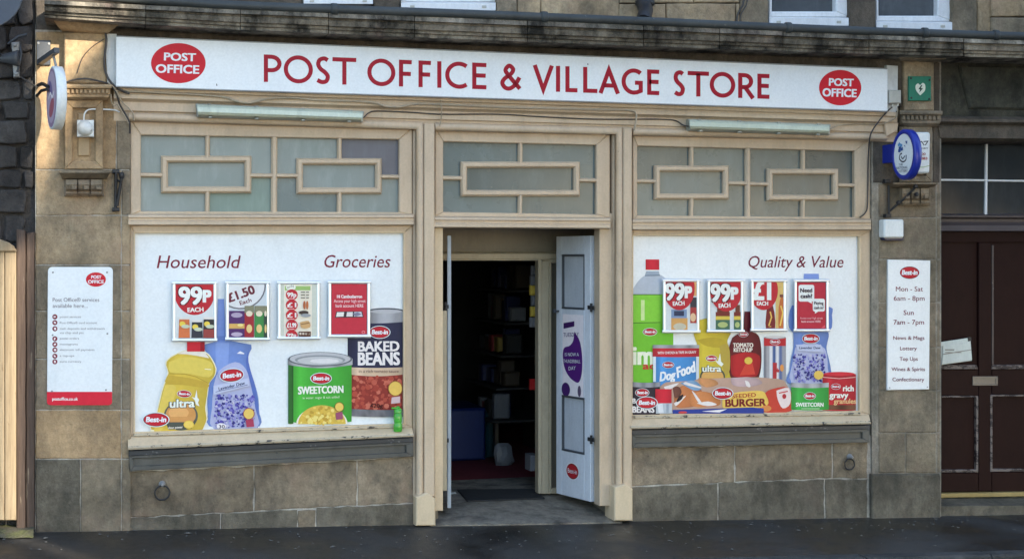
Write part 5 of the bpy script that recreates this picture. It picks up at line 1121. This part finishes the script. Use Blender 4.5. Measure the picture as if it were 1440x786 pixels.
A.crop(1040, 460, 5.242); A.smooth([(395, 20), (645, 20), (640, 150), (660, 240), (674, 320), (668, 420), (362, 420), (368, 320), (378, 240), (398, 140)], alb(108, 142, 214), 3, .6); A.smooth([(412, 150), (520, 110), (630, 160), (650, 300), (640, 410), (385, 410), (392, 260)], alb(172, 184, 222), 3)
dots(A, lambda u, v: (lerp(400, 630, u), lerp(200, 400, v)), 240, 4, 12, [alb(70, 70, 160), alb(48, 48, 128), alb(120, 120, 205), alb(150, 155, 220), alb(190, 196, 226)], 11)
A.poly([(414, 128), (600, 128), (622, 185), (430, 172)], alb(186, 200, 232)); A.text('Lavender Dew', 440, 160, 596, 19, alb(30, 40, 90), bold=.03); bestin(A, 525, 84, 66, 38); A.ell(583, 352, 35, 33, alb(222, 192, 86)); A.build('printed_bottle', WQ)
A = Art(PY - .002, 1040, 460, 5.242); A.lay = 36
tin(A, 612, 858, 345, 612, 4, alb(186, 28, 46)); A.ell(735, 350, 122, 20, alb(160, 22, 38)); A.ell(735, 344, 114, 15, alb(206, 40, 58)); A.line([(614, 368), (735, 378), (856, 368)], 4, alb(230, 200, 200)); A.grid(lambda u, v: (lerp(640, 858, u), lerp(572, 608, v)), 8, 1, lambda u, v: sh(alb(120, 80, 60), .7 + .3 * math.sin(9 * u)))
A.text('rich', 764, 470, 840, 44, alb(240, 236, 232), bold=.05); A.text('gravy', 664, 520, 800, 44, alb(240, 236, 232), bold=.05); A.text('granules', 696, 562, 858, 38, alb(222, 186, 130), bold=.04); bestin(A, 710, 437, 36, 22); A.build('printed_tub', WQ)
A = Art(PY - .002, 880, 460, 5.617); A.lay = 26     # dog food
tin(A, 216, 578, 150, 470, 4, alb(66, 146, 216)); tin(A, 212, 580, 160, 232, 4, alb(190, 34, 52)); A.grid(lambda u, v: (lerp(212, 580, u), lerp(140, 166, v)), 14, 1, lambda u, v: sh(alb(166, 174, 182), .5 + .5 * abs(math.sin(u * 8))))
A.rect(216, 232, 238, 430, alb(210, 226, 236)); A.rect(556, 232, 578, 470, alb(200, 216, 230)); A.text('WITH CHICKEN & TRIPE IN GRAVY', 252, 212, 556, 20, alb(240, 225, 225), y1=206, bold=.03); bestin(A, 335, 297, 48, 27)
A.text('Dog', 270, 426, 386, 74, alb(235, 242, 248), y1=408, slant=.25, bold=.05); A.text('Food', 410, 398, 548, 84, alb(235, 242, 248), y1=350, slant=.25, bold=.05); A.build('printed_can', WQ)
A = Art(PY - .003, 880, 460, 5.617); A.lay = 44     # burger buns
A.smooth([(270, 470), (330, 430), (480, 440), (600, 400), (800, 400), (1000, 395), (1250, 420), (1300, 600), (1250, 665), (800, 675), (370, 675), (300, 600)], alb(186, 158, 140), 3, .3)
for q, c in ((([(380, 500), (470, 455), (580, 480), (620, 560), (560, 620), (400, 630)]), (192, 120, 70)), (([(500, 530), (600, 505), (720, 540), (745, 610), (640, 630), (520, 620)]), (206, 134, 76)), (([(575, 400), (690, 410), (730, 450), (640, 475), (580, 440)]), (204, 146, 92)), (([(370, 470), (420, 470), (440, 520), (390, 560)]), (110, 70, 60)), (([(830, 400), (1000, 395), (1080, 440), (980, 470), (850, 460)]), (190, 168, 172)), (([(430, 440), (540, 420), (600, 480), (540, 500)]), (120, 165, 205))): A.smooth(q, alb(*c), 4, .7)
for q in ([(380, 600), (470, 540), (460, 560), (400, 620)], [(560, 600), (650, 585), (720, 610), (640, 622)], [(470, 430), (590, 470), (580, 480), (460, 450)], [(300, 470), (420, 440), (330, 500)], [(520, 500), (545, 520), (610, 610), (570, 590)], [(940, 420), (970, 430), (985, 470), (955, 465)]): A.smooth(q, alb(226, 226, 226), 3)
A.smooth([(420, 545), (455, 530), (440, 570), (400, 590)], alb(50, 40, 45), 3)
A.smooth([(765, 560), (850, 520), (960, 505), (1080, 505), (1130, 560), (1100, 640), (960, 662), (780, 650)], alb(228, 198, 86), 3)
A.text('SEEDED', 842, 560, 1028, 32, alb(170, 60, 40), y1=548, bold=.04); A.text('BURGER', 790, 626, 1105, 60, alb(120, 34, 36), y1=620, bold=.06); A.text('BUNS', 985, 662, 1070, 28, alb(190, 40, 40), bold=.05)
A.smooth([(1100, 520), (1150, 490), (1290, 480), (1310, 660), (1080, 668), (1130, 600)], alb(196, 62, 44), 3); A.smooth([(1190, 500), (1290, 480), (1300, 600), (1240, 640), (1200, 570)], alb(228, 216, 216), 3); A.ell(1252, 545, 16, 20, alb(180, 40, 50)); A.ell(1110, 640, 40, 24, alb(214, 140, 70)); A.line([(1210, 520), (1280, 505)], 9, alb(196, 46, 46))
A.poly([(370, 652), (1000, 632), (1090, 640), (1090, 680), (370, 682)], alb(40, 62, 150)); A.poly([(600, 664), (800, 645), (740, 672)], alb(226, 230, 238)); A.ell(450, 672, 34, 10, alb(190, 60, 70))
bestin(A, 766, 522, 84, 48); A.build('printed_bag', WQ)
A = Art(PY - .003, 1040, 460, 5.242); A.lay = 66    # small sweetcorn
tin(A, 380, 658, 430, 606, 6, alb(58, 168, 70)); A.grid(lambda u, v: (lerp(380, 658, u), lerp(408, 442, v) + 6 * math.sin(math.pi * u)), 14, 1, lambda u, v: sh(alb(176, 184, 190), .5 + .5 * abs(math.sin(u * 8)))); bestin(A, 518, 506, 45, 28); A.text('SWEETCORN', 416, 584, 618, 30, alb(236, 244, 236), bold=.05); A.rect(456, 598, 590, 601, alb(220, 240, 220)); A.build('printed_can', WQ)
A = Art(PY - .003, 880, 460, 5.617); A.lay = 66     # small beans
tin(A, 54, 268, 455, 690, 6, alb(52, 46, 58)); A.grid(lambda u, v: (lerp(54, 272, u), lerp(432, 470, v) + 6 * math.sin(math.pi * u)), 14, 1, lambda u, v: sh(alb(150, 158, 168), .5 + .5 * abs(math.sin(u * 8)))); A.text('BEANS', 54, 672, 224, 50, alb(230, 232, 236), bold=.05); A.text('B', 54, 600, 78, 40, alb(230, 232, 236), bold=.05); bestin(A, 130, 516, 56, 34)
A.rect(238, 595, 366, 680, alb(180, 196, 208)); A.poly([(250, 610), (290, 600), (300, 676), (260, 676)], alb(214, 226, 234)); A.rect(320, 605, 340, 676, alb(150, 168, 184)); A.grid(lambda u, v: (lerp(234, 362, u), lerp(488, 600, v)), 6, 1, lambda u, v: sh(alb(206, 24, 52), .72 + .32 * math.sin(math.pi * u)))
bestin(A, 166, 596, 86, 50); A.build('printed_can', WQ)

# --- snap frames with price posters
def frame(q, lab, draw):
    B = thing('poster_frame', lab, 'poster frame', U((q[0] + q[2]) / 2, q[3], PY), 'price poster frames on the window panels')
    x0, y0, x1, y1 = q; w = 5.2
    build(pslab(MB(), R4(x0 + 2, y0 + 2, x1 - 2, y1 - 2), PY - .034, PY - .03, 0), 'backing', M['paper'], B)
    for a, b, c in (((x0, y0), (x1, y0), 0), ((x0, y1), (x1, y1), 1)):
        h = .5; mb = sweep(MB(), [U(a[0] - h, a[1] + (w / 2 if c == 0 else -w / 2), PY - .034), U(b[0] + h, b[1] + (w / 2 if c == 0 else -w / 2), PY - .034)], half_round(.0125, .013, 6, .002), smooth=True); build(mb, 'frame_bar', M['alu'], B)
    for x in (x0 + w / 2, x1 - w / 2):
        mb = sweep(MB(), [U(x, y1 - w * .55, PY - .034), U(x, y0 + w * .55, PY - .034)], half_round(.0118, .011, 6, .002), smooth=True); build(mb, 'frame_bar', M['alu'], B)
    A = Art(PY - .0345); draw(A, x0 + w - .8, y0 + w - .8, x1 - w + .8, y1 - w + .8); A.build('price_poster', B)
def clipd(pts, x0, y0, x1, y1): return [(min(max(x, x0), x1), min(max(y, y0), y1)) for x, y in pts]
PR = alb(186, 34, 48)
def p99(A, x0, y0, x1, y1, cx, cy, r, tx, crop=1.0, pack=0):
    A.rect(x0, y0, x1, y1, alb(206, 220, 226))
    if pack == 1:
        A.rect(x0 + 8, y1 - 29, x0 + 30, y1 - 1, alb(120, 150, 190)); A.rect(x0 + 12, y1 - 27, x0 + 26, y1 - 20, alb(50, 60, 90)); A.rect(x0 + 8, y1 - 17, x0 + 31, y1, alb(206, 160, 90)); A.ell(x0 + 20, y1 - 5, 9, 5, alb(190, 190, 170)); A.rect(x1 - 9, y0, x1, y0 + 20, alb(220, 170, 110)); A.rect(x1 - 9, y0 + 22, x1, y0 + 36, alb(60, 60, 70)); A.rect(x1 - 9, y1 - 32, x1, y1 - 10, alb(170, 60, 60)); A.ell(x1 - 5, y1 - 18, 4, 6, alb(220, 190, 150))
    if pack == 2:
        for a in (x0 + 8, x1 - 9.5):
            b = min(a + 20, x1); A.rect(a, y1 - 25, b, y1 - 18, alb(120, 52, 46)); A.rect(a, y1 - 19, b, y1 - 14, alb(216, 196, 70)); A.rect(a, y1 - 14, b, y1, alb(70, 110, 90)); A.ell((a + b) / 2, y1 - 7, (b - a) * .35, 4, alb(170, 190, 120))
            A.rect(a + 2, y1 - 35, b - 1, y1 - 25, alb(110, 60, 46))
    A.poly(clipd([(cx + r[0] * math.cos(2 * math.pi * k / 36), cy + r[1] * math.sin(2 * math.pi * k / 36)) for k in range(36)], x0, y0, x1, y1), PR)
    A.text('99', tx[0], tx[2], tx[0] + (tx[1] - tx[0]) * .72, tx[3], alb(90, 16, 26), bold=.10); A.text('99', tx[0] + .2, tx[2] - .3, tx[0] + (tx[1] - tx[0]) * .72 - .3, tx[3] - .6, alb(240, 238, 238), bold=.05)
    A.text('P', tx[0] + (tx[1] - tx[0]) * .78, tx[2] - 3.5, tx[1], tx[3] * .66, alb(240, 238, 238), bold=.08)
    A.text('EACH', tx[4], tx[5] + .3, tx[4] + tx[6], tx[7], alb(240, 238, 238), y1=tx[5] - .6, bold=.05)
def f1(A, x0, y0, x1, y1):
    p99(A, x0, y0, x1, y1, 273.5, 410, (28.5, 33), (252, 296, 428, 26, 264, 438.5, 22, 6.2))
    for k, (cx, c, b) in enumerate(((259, (196, 110, 60), (206, 116, 66)), (277, (52, 56, 62), (60, 64, 74)), (293.5, (58, 58, 60), (150, 70, 66)))):
        t = 449 + (4 if k == 1 else 0); A.poly([(cx - 7, t), (cx + 7.5, t), (cx + 8, 475), (cx - 8, 475)], alb(*c)); A.poly([(cx - 8, t - 3), (cx + 8, t - 3), (cx + 7.5, t), (cx - 7, t)], alb(215, 218, 215)); A.rect(cx - 7.5, 463, cx + 7.5, 475, alb(*b)); A.ell(cx - 2.5, t + 6.5, 4.2, 3.6, alb(226, 206, 70)); A.ell(cx + 2, t + 10, 6, 2.6, alb(190, 205, 180))
def f2(A, x0, y0, x1, y1):
    A.rect(x0, y0, x1, y1, alb(196, 212, 222)); A.poly(clipd(el_arc(338, 401, 36, 34, 0, 350, 30), x0, y0, x1, y1), alb(110, 112, 120)); A.poly(clipd(el_arc(338, 401, 34, 32, 0, 350, 30), x0, y0, x1, y1), alb(214, 224, 230))
    A.text('£1.50', 323, 425, 359, 12.5, alb(110, 45, 60), y1=412, bold=.06); A.text('Each', 338, 429, 354, 6, alb(110, 45, 60), y1=424, bold=.03)
    A.rect(322, 437, 344, y1, alb(84, 52, 110)); A.ell(333, 443, 8, 3.5, alb(170, 160, 190)); A.rect(322, 455, 344, 462, alb(206, 170, 90)); A.ell(338, 457, 4, 2, alb(240, 220, 140)); A.ell(333, 470, 8, 3, alb(180, 170, 200))
    for cx, c in ((350.5, (156, 46, 54)), (364.5, (66, 140, 76)), (373.5, (60, 80, 70))):
        w = 6.6 if cx < 370 else 2.5; A.rect(cx - w, 433, cx + w, y1, alb(*c)); A.rect(cx - w, 430, cx + w, 440, alb(130, 134, 110)); A.ell(cx, 441, w * .7, 4, alb(220, 215, 190)); A.ell(cx, 462, w * .6, 6, alb(222, 200, 130))
def f3(A, x0, y0, x1, y1):
    A.rect(x0, y0, x1, y1, alb(196, 208, 198)); A.rect(x0 + 5, y0, x1 - 7, y1, alb(226, 228, 214)); A.rect(x0 + 6, y0 + 3, x1 - 9, y0 + 9, alb(150, 190, 110)); A.ell(409, 404, 7, 4.5, alb(238, 238, 228)); A.text('only', 404, 406, 414, 4, alb(120, 120, 120), y1=403)
    for k, t in enumerate(('99p', '£1', '£1', '£1.99', '99p')):
        y = 414.5 + k * 14.3; q = el_arc(410.3, y, 8.4, 7.8, 0, 345, 20); A.poly(clipd(q, x0, y0, x1, y1), PR)
        if k < 4: A.text(t, 404, y + 3, 416.5, 6.5, alb(238, 234, 234), bold=.05); A.rect(406, y + 5, 414, y + 6, alb(226, 190, 190))
        else: A.text(t, 404, y1 - .2, 416.5, 4.5, alb(238, 234, 234), bold=.05)
    for y in (410, 414, 418): A.rect(423, y, 429, y + 1.6, alb(120, 120, 110)); A.rect(430.5, y, 434.5, y + 1.6, alb(130, 128, 118))
    A.ell(428, 429, 1.8, 6, alb(176, 104, 60)); A.ell(432, 429, 1.8, 6, alb(186, 112, 66)); A.ell(427, 439.5, 7, 2.8, alb(70, 60, 56)); A.ell(430, 443.5, 7, 2.6, alb(150, 160, 166)); A.smooth([(422, 453), (434, 451), (436, 460), (424, 461)], alb(200, 164, 110), 3); A.line([(423, 456), (435, 454)], 1, alb(120, 86, 50)); A.rect(420, 466, 437, y1, alb(96, 66, 56))
    for k in range(4): A.ell(422.5 + k * 4, 469, 1.6, 1.6, alb(214, 206, 190), up=False)
def f4(A, x0, y0, x1, y1):
    A.rect(x0, y0, x1, y1, alb(96, 24, 40)); A.rect(x0 + 1, y0 + 1, x1 - 1, y1 - 1, alb(190, 44, 64))
    A.text('Hi Cambusbarron', 474, 419, 509, 4.6, alb(245, 225, 228), bold=.05); A.text('Access your high street', 469.5, 425.3, 514, 4.6, alb(240, 205, 210), bold=.01); A.text('bank account HERE', 472, 432, 511, 4.6, alb(240, 205, 210), bold=.02)
    A.poly([(473, 438), (509.5, 437.5), (511.5, 446), (471, 446.5)], alb(70, 60, 68)); A.poly([(474, 439), (484, 438.8), (483, 445), (472.5, 445.4)], alb(224, 228, 226)); A.poly([(488, 438.8), (496, 438.6), (496, 445), (487, 445)], alb(216, 216, 218)); A.poly([(498, 438.6), (508, 438.4), (510, 445), (498, 445)], alb(196, 200, 216)); A.poly([(496, 441), (503, 439), (509, 442), (500, 445)], alb(120, 124, 150)); A.ell(511, 467, 2.4, 2, alb(226, 150, 160)); A.ell(511, 467, 1.7, 1.3, alb(190, 44, 64))
frame((242, 395, 305, 480.5), 'silver framed poster reading 99p each over three snack packs, on the household panel', f1)
frame((317, 394.8, 378.7, 479), 'silver framed poster reading £1.50 each over crisps tubes', f2)
frame((390, 394.8, 450, 477.6), 'silver framed price list poster with a column of red spots', f3)
frame((461, 394.2, 521, 475), 'silver framed plain red poster with small white text', f4)
frame((931.5, 391.8, 984, 468.6), 'silver framed poster reading 99p each beside the lime fizzy bottle', lambda A, *b: p99(A, *b, 955, 405, (22, 31), (936, 972, 422, 25, 946.5, 429.5, 16, 6), pack=1))
frame((994, 392, 1046, 468), 'silver framed poster reading 99p each over two brown jars', lambda A, *b: p99(A, *b, 1021, 408, (22.5, 30), (1000, 1037, 424, 26, 1011, 432.5, 16, 6), pack=2))
def f7(A, x0, y0, x1, y1):
    A.rect(x0, y0, x1, y1, alb(206, 220, 228)); A.rect(x1 - 11, y0, x1, y1, alb(214, 186, 110))
    A.smooth([(1078, 436), (1087, 430), (1090, 462), (1077, 462)], alb(120, 40, 44), 3); A.text('Taste', 1080.5, 460, 1080.6 + 4, 3, alb(230, 190, 90)); A.smooth([(1095, 432), (1098, 418), (1101, 418), (1103, 432), (1102, 462), (1095, 462)], alb(196, 110, 50), 3); A.rect(1096.5, 414, 1101.5, 418, alb(120, 70, 60)); A.line([(1097, 458), (1101, 440), (1098, 430)], 2, alb(230, 200, 90)); A.line([(1081, 458), (1085, 446), (1083, 438)], 2, alb(226, 186, 90))
    A.poly(clipd(el_arc(1074, 408, 20, 28, 0, 350, 32), x0, y0, x1, y1), PR); A.text('£1', 1060.5, 421, 1083, 27, alb(240, 238, 238), bold=.06); A.text('EACH', 1064.5, 429.3, 1080, 5.6, alb(240, 238, 238), bold=.05)
def f8(A, x0, y0, x1, y1):
    A.rect(x0, y0, x1, y1, alb(96, 24, 40)); A.rect(x0 + .8, y0 + 1, x1 - .8, y1 - 1, alb(184, 36, 60)); A.poly(rounded(1123, 400.5, 1145, 424, 3), alb(232, 238, 240)); A.poly([(1134, 423), (1141, 423), (1142, 427)], alb(232, 238, 240)); A.poly(rounded(1143, 420, 1160, 438, 3), alb(232, 238, 240)); A.poly([(1146, 437), (1152, 437), (1146, 441)], alb(232, 238, 240))
    A.text('Need', 1125.5, 411, 1142, 6, alb(60, 40, 60), bold=.05); A.text('cash?', 1126, 419, 1142, 6, alb(60, 40, 60), bold=.05); A.text('Paying', 1145, 428, 1158, 4.4, alb(60, 40, 60), bold=.03); A.text('cash in?', 1145, 434.5, 1158, 4.2, alb(60, 40, 60), bold=.03); A.text('Access your high street', 1125, 448.6, 1157, 3, alb(236, 190, 200)); A.text('bank account HERE', 1127, 453.3, 1154, 3, alb(236, 190, 200), bold=.03); A.poly([(1154, 461.5), (1160, 457), (1160, 461.5)], alb(220, 90, 110))
frame((1055.4, 392, 1106, 466.5), 'silver framed poster reading £1 each over two chocolate bars', f7)
frame((1116, 392, 1166, 467), 'silver framed red poster with white speech bubbles', f8)
# green bottle on the sill
B = thing('green_bottle', 'small bright green plastic bottle standing on the window sill', 'bottle', U(559.5, 606.5, -.02))
c = U(559.5, 606.5, -.02); k = .0049
build(lathe(MB(), c, (0, 0, 1), [(0, 5.0 * k), (.004, 6 * k), (.045, 6 * k), (.056, 5.0 * k), (.066, 5.6 * k), (.105, 5.8 * k), (.115, 5.2 * k), (.126, 4.2 * k)], 16), 'bottle_body', M['green_plastic'], B)
build(lathe(MB(), c + V(0, 0, .126), (0, 0, 1), [(0, 5.4 * k), (.022, 5.4 * k), (.028, 4.6 * k), (.030, 3.2 * k), (.040, 2.6 * k), (.044, 1.2 * k)], 14), 'cap', M['green_plastic'], B)
build(tube(MB(), [c + V(-.005, -.005, .160), c + V(-.045, -.012, .158)], .006, 6), 'spout', M['green_plastic'], B)

# ================================================================ next door: rubble wall, gate, dish
RW = thing('rubble_wall', 'dark whinstone rubble wall rising above the wooden gate', 'wall', U(0, 340, .1))
build(pslab(MB(), R4(-330, -160, 49, 800), .055, .5, 0), 'mortar_bed', M['rubble'], RW)
y = -60; row = 0
while y < 350:
    h = R.uniform(26, 42); x = -330 - R.uniform(0, 40)
    while x < 46:
        w = R.uniform(22, 54); x1 = min(x + w, 47)
        if x1 - x > 10:
            n = 8; cx, cy = (x + x1) / 2, y + h / 2; pts = []
            for t in range(n):
                a = 2 * math.pi * t / n + R.uniform(-.2, .2); e = lambda v: math.copysign(abs(v) ** .40, v)
                pts.append((cx + e(math.cos(a)) * (x1 - x) / 2 * R.uniform(.92, 1.0), cy + e(math.sin(a)) * h / 2 * R.uniform(.90, 1.0)))
            build(pslab(MB(), pts, R.uniform(.0, .03), .07, .007, step=.05, jit=.008), 'stone', M['rubble'], RW)
        x = x1 + 1.5
    y += h; row += 1
for px0, px1, d in ((23, 35.5, -.06), (36.5, 48.5, -.03)):
    tag(build(pslab(MB(), [(px0, 328 if px0 > 30 else 322), (px1, 326 if px0 > 30 else 324), (px1, 745), (px0, 745)], d, .04, .006, step=.2, jit=.002), 'gate_post', M['dark_wood']),
        'dark weathered gate post against the shop pier' if px0 > 30 else 'dark brown gate post hinged beside the pale gate boards', 'post', 'gate posts')
G = thing('wooden_gate', 'pale sunlit wooden board gate with a curved top rail', 'gate', U(-100, 735, -.1))
x = 22.5; k = 0
for w in (16.5, 11, 19, 18, 20, 19, 20, 18, 20, 19, 20, 20, 20):
    build(pslab(MB(), R4(x - w + .8, 350, x, 731), -.10 + R.uniform(-.002, .002), -.06, .004), 'board', M['gate_wood'], G); x -= w
build(pslab(MB(), [(-240, 300), (-120, 318), (-40, 330), (0, 336.5), (12, 341), (19, 346), (22.8, 353.5), (-240, 353.5)], -.125, -.06, .006), 'top_rail', M['gate_wood'], G)
for yy in (420, 640): build(pslab(MB(), R4(-240, yy, 22, yy + 22), -.06, -.03, .004), 'back_rail', M['gate_wood'], G)
p0, p1 = U(-330, 742, .0), U(48, 737, .0)
mb = MB(); nx, ny = 40, 6; vs = []
for i in range(nx + 1):
    for j in range(ny + 1):
        x_ = lerp(p0.x, U(49, 737, .0).x, i / nx); y_ = lerp(-.20, .1, j / ny); vs.append(V(x_, y_, zg(x_) + (.0 if j == 0 else .035) + R.uniform(-.004, .004)))
mb.add(vs, [[i * (ny + 1) + j, (i + 1) * (ny + 1) + j, (i + 1) * (ny + 1) + j + 1, i * (ny + 1) + j + 1] for i in range(nx) for j in range(ny)], True)
structure(mb, 'mossy_path', M['moss'])
B = thing('satellite_dish', 'dark grey satellite dish with arm on the rubble wall', 'dish', U(-20, 100, .03))
c = U(-34, -18, -.45); ax = V(.25, -1, .25).normalized()
build(lathe(MB(), c, ax, [(-.055, .02), (-.05, .10), (-.03, .19), (0, .262), (.006, .268), (.004, .258), (-.026, .185), (-.045, .1), (-.049, .02)], 32), 'dish', M['dark_grey_metal'], B)
for q, r in (([(2, 84, .0), (-12, 60, -.2), (-30, 20, -.38)], .018), ([(12, 62, .0), (26, 52, -.05), (38, 49, -.06)], .009), ([(27, 60, -.02), (30, 76, -.06), (26, 96, -.06), (22, 108, -.03)], .008)): build(tube(MB(), [U(*a) for a in q], r, 6), 'arm', M['dark_grey_metal'], B)
build(lathe(MB(), U(0, 83, -.04), (1, -.25, .03), [(-.02, .022), (.03, .028), (.09, .045), (.115, .052), (.12, .03)], 12), 'horn', M['dark_grey_metal'], B)
build(pslab(MB(), [(16, 60), (27, 59), (27, 108), (19, 109)], -.05, .03, .006), 'mounting_plate', M['grey_metal'], B)
for x, y in ((21, 64), (23, 104)): build(lathe(MB(), U(x, y, -.05), (0, -1, 0), [(0, .012), (.012, .012), (.014, .006)], 6), 'bolt', M['grey_metal'], B)
cable([(28, 108, -.03), (38, 114, -.03), (50, 122, -.03)], 0, .005, 'cable_dark', 'slack dark cable from the dish to the projecting sign')
B = thing('scrap', 'thin pale wood splinter lying on the pavement before the gate', 'litter', onfloor(42, 768, .0))
p = U(42, 768, -.6)
def onpave(px, py):
    lo, hi = -4.0, .1
    for _ in range(50):
        m = (lo + hi) / 2; q = U(px, py, m)
        if q.z > zg(q.x, m): hi = m
        else: lo = m
    return V(q.x, q.y, zg(q.x, q.y))
c = onpave(42, 768); B.location = c; BASE[B.name] = c
build(tube(MB(), [c + V(-.07, -.01, .008), c + V(0, .0, .012), c + V(.07, .012, .008)], [.006, .011, .004], 5, False), 'splinter', M['paper'], B)
mb = MB(); rr = random.Random(21)
for k in range(300):
    x = rr.uniform(-3.6, 4.2); y = -abs(rr.gauss(0, .45)) - .03
    if y < -1.1: continue
    s_ = rr.uniform(.003, .008) * (1.6 if rr.random() < .12 else 1); a = rr.uniform(0, 6.28); e = rr.uniform(1.2, 2.6); z = zg(x, y) + .003
    u, w = V(math.cos(a), math.sin(a), 0) * s_ * e, V(-math.sin(a), math.cos(a), 0) * s_
    mb.add([V(x, y, z) + u, V(x, y, z) + w, V(x, y, z) - u, V(x, y, z) - w, V(x, y, z + s_ * .7)], [[0, 1, 4], [1, 2, 4], [2, 3, 4], [3, 0, 4]])
build(mb, 'grit', M['grit'], kind='stuff')

# ================================================================ across the street (behind the camera): unseen houses added as sun blockers, outlined to leave one lit slit
def house(name, prof, y0, y1, lab):
    """an added sun-blocking house slab with front wall at y0; PROF is its outline (x, z) seen from the shop"""
    B = thing(name, lab, 'sun blocker', (sum(p[0] for p in prof) / len(prof), y0, 0))
    build(wslab(MB(), prof, y0, y1, .0), 'wall', M['blocker_wall'], B)
    return B
OY = -11.8; K = (0 - OY); sxx, szz = SUN_TO.x / -SUN_TO.y, SUN_TO.z / -SUN_TO.y
def opp(px, py, Y=0.0):
    p = U(px, py, Y); t = (p.y - OY); return (p.x + sxx * t, p.z + szz * t)
rp = [opp(24, 1000), opp(24, 640), opp(26, 480), opp(52, 260), opp(84, 185), opp(84, 120), opp(215, -30)]  # edges of the sunlit patch, carried back along the sun, shape the outlines
lp = [opp(-300, 1000), opp(-6, 1000), opp(-6, 345), opp(49, 335), opp(51, 40), opp(46, -30)]
H1 = house('opposite_blocker', rp + [(5.6, 9.4), (6.6, 12.2), (11, 13.5), (16, 12.5), (24, 12.0), (24, -1)], OY + .5, OY, 'unseen house added across the street to shade the shop, taller gabled one')  # tall far end added to cut the sky light on that side
H2 = house('opposite_blocker', [(1.6, -1)] + lp[1:] + [(lp[-1][0] - .9, 9.6), (1.6, 6.5)], OY - .02, OY - .5, 'unseen house added across the street to shade the rubble wall, beyond the narrow gap')
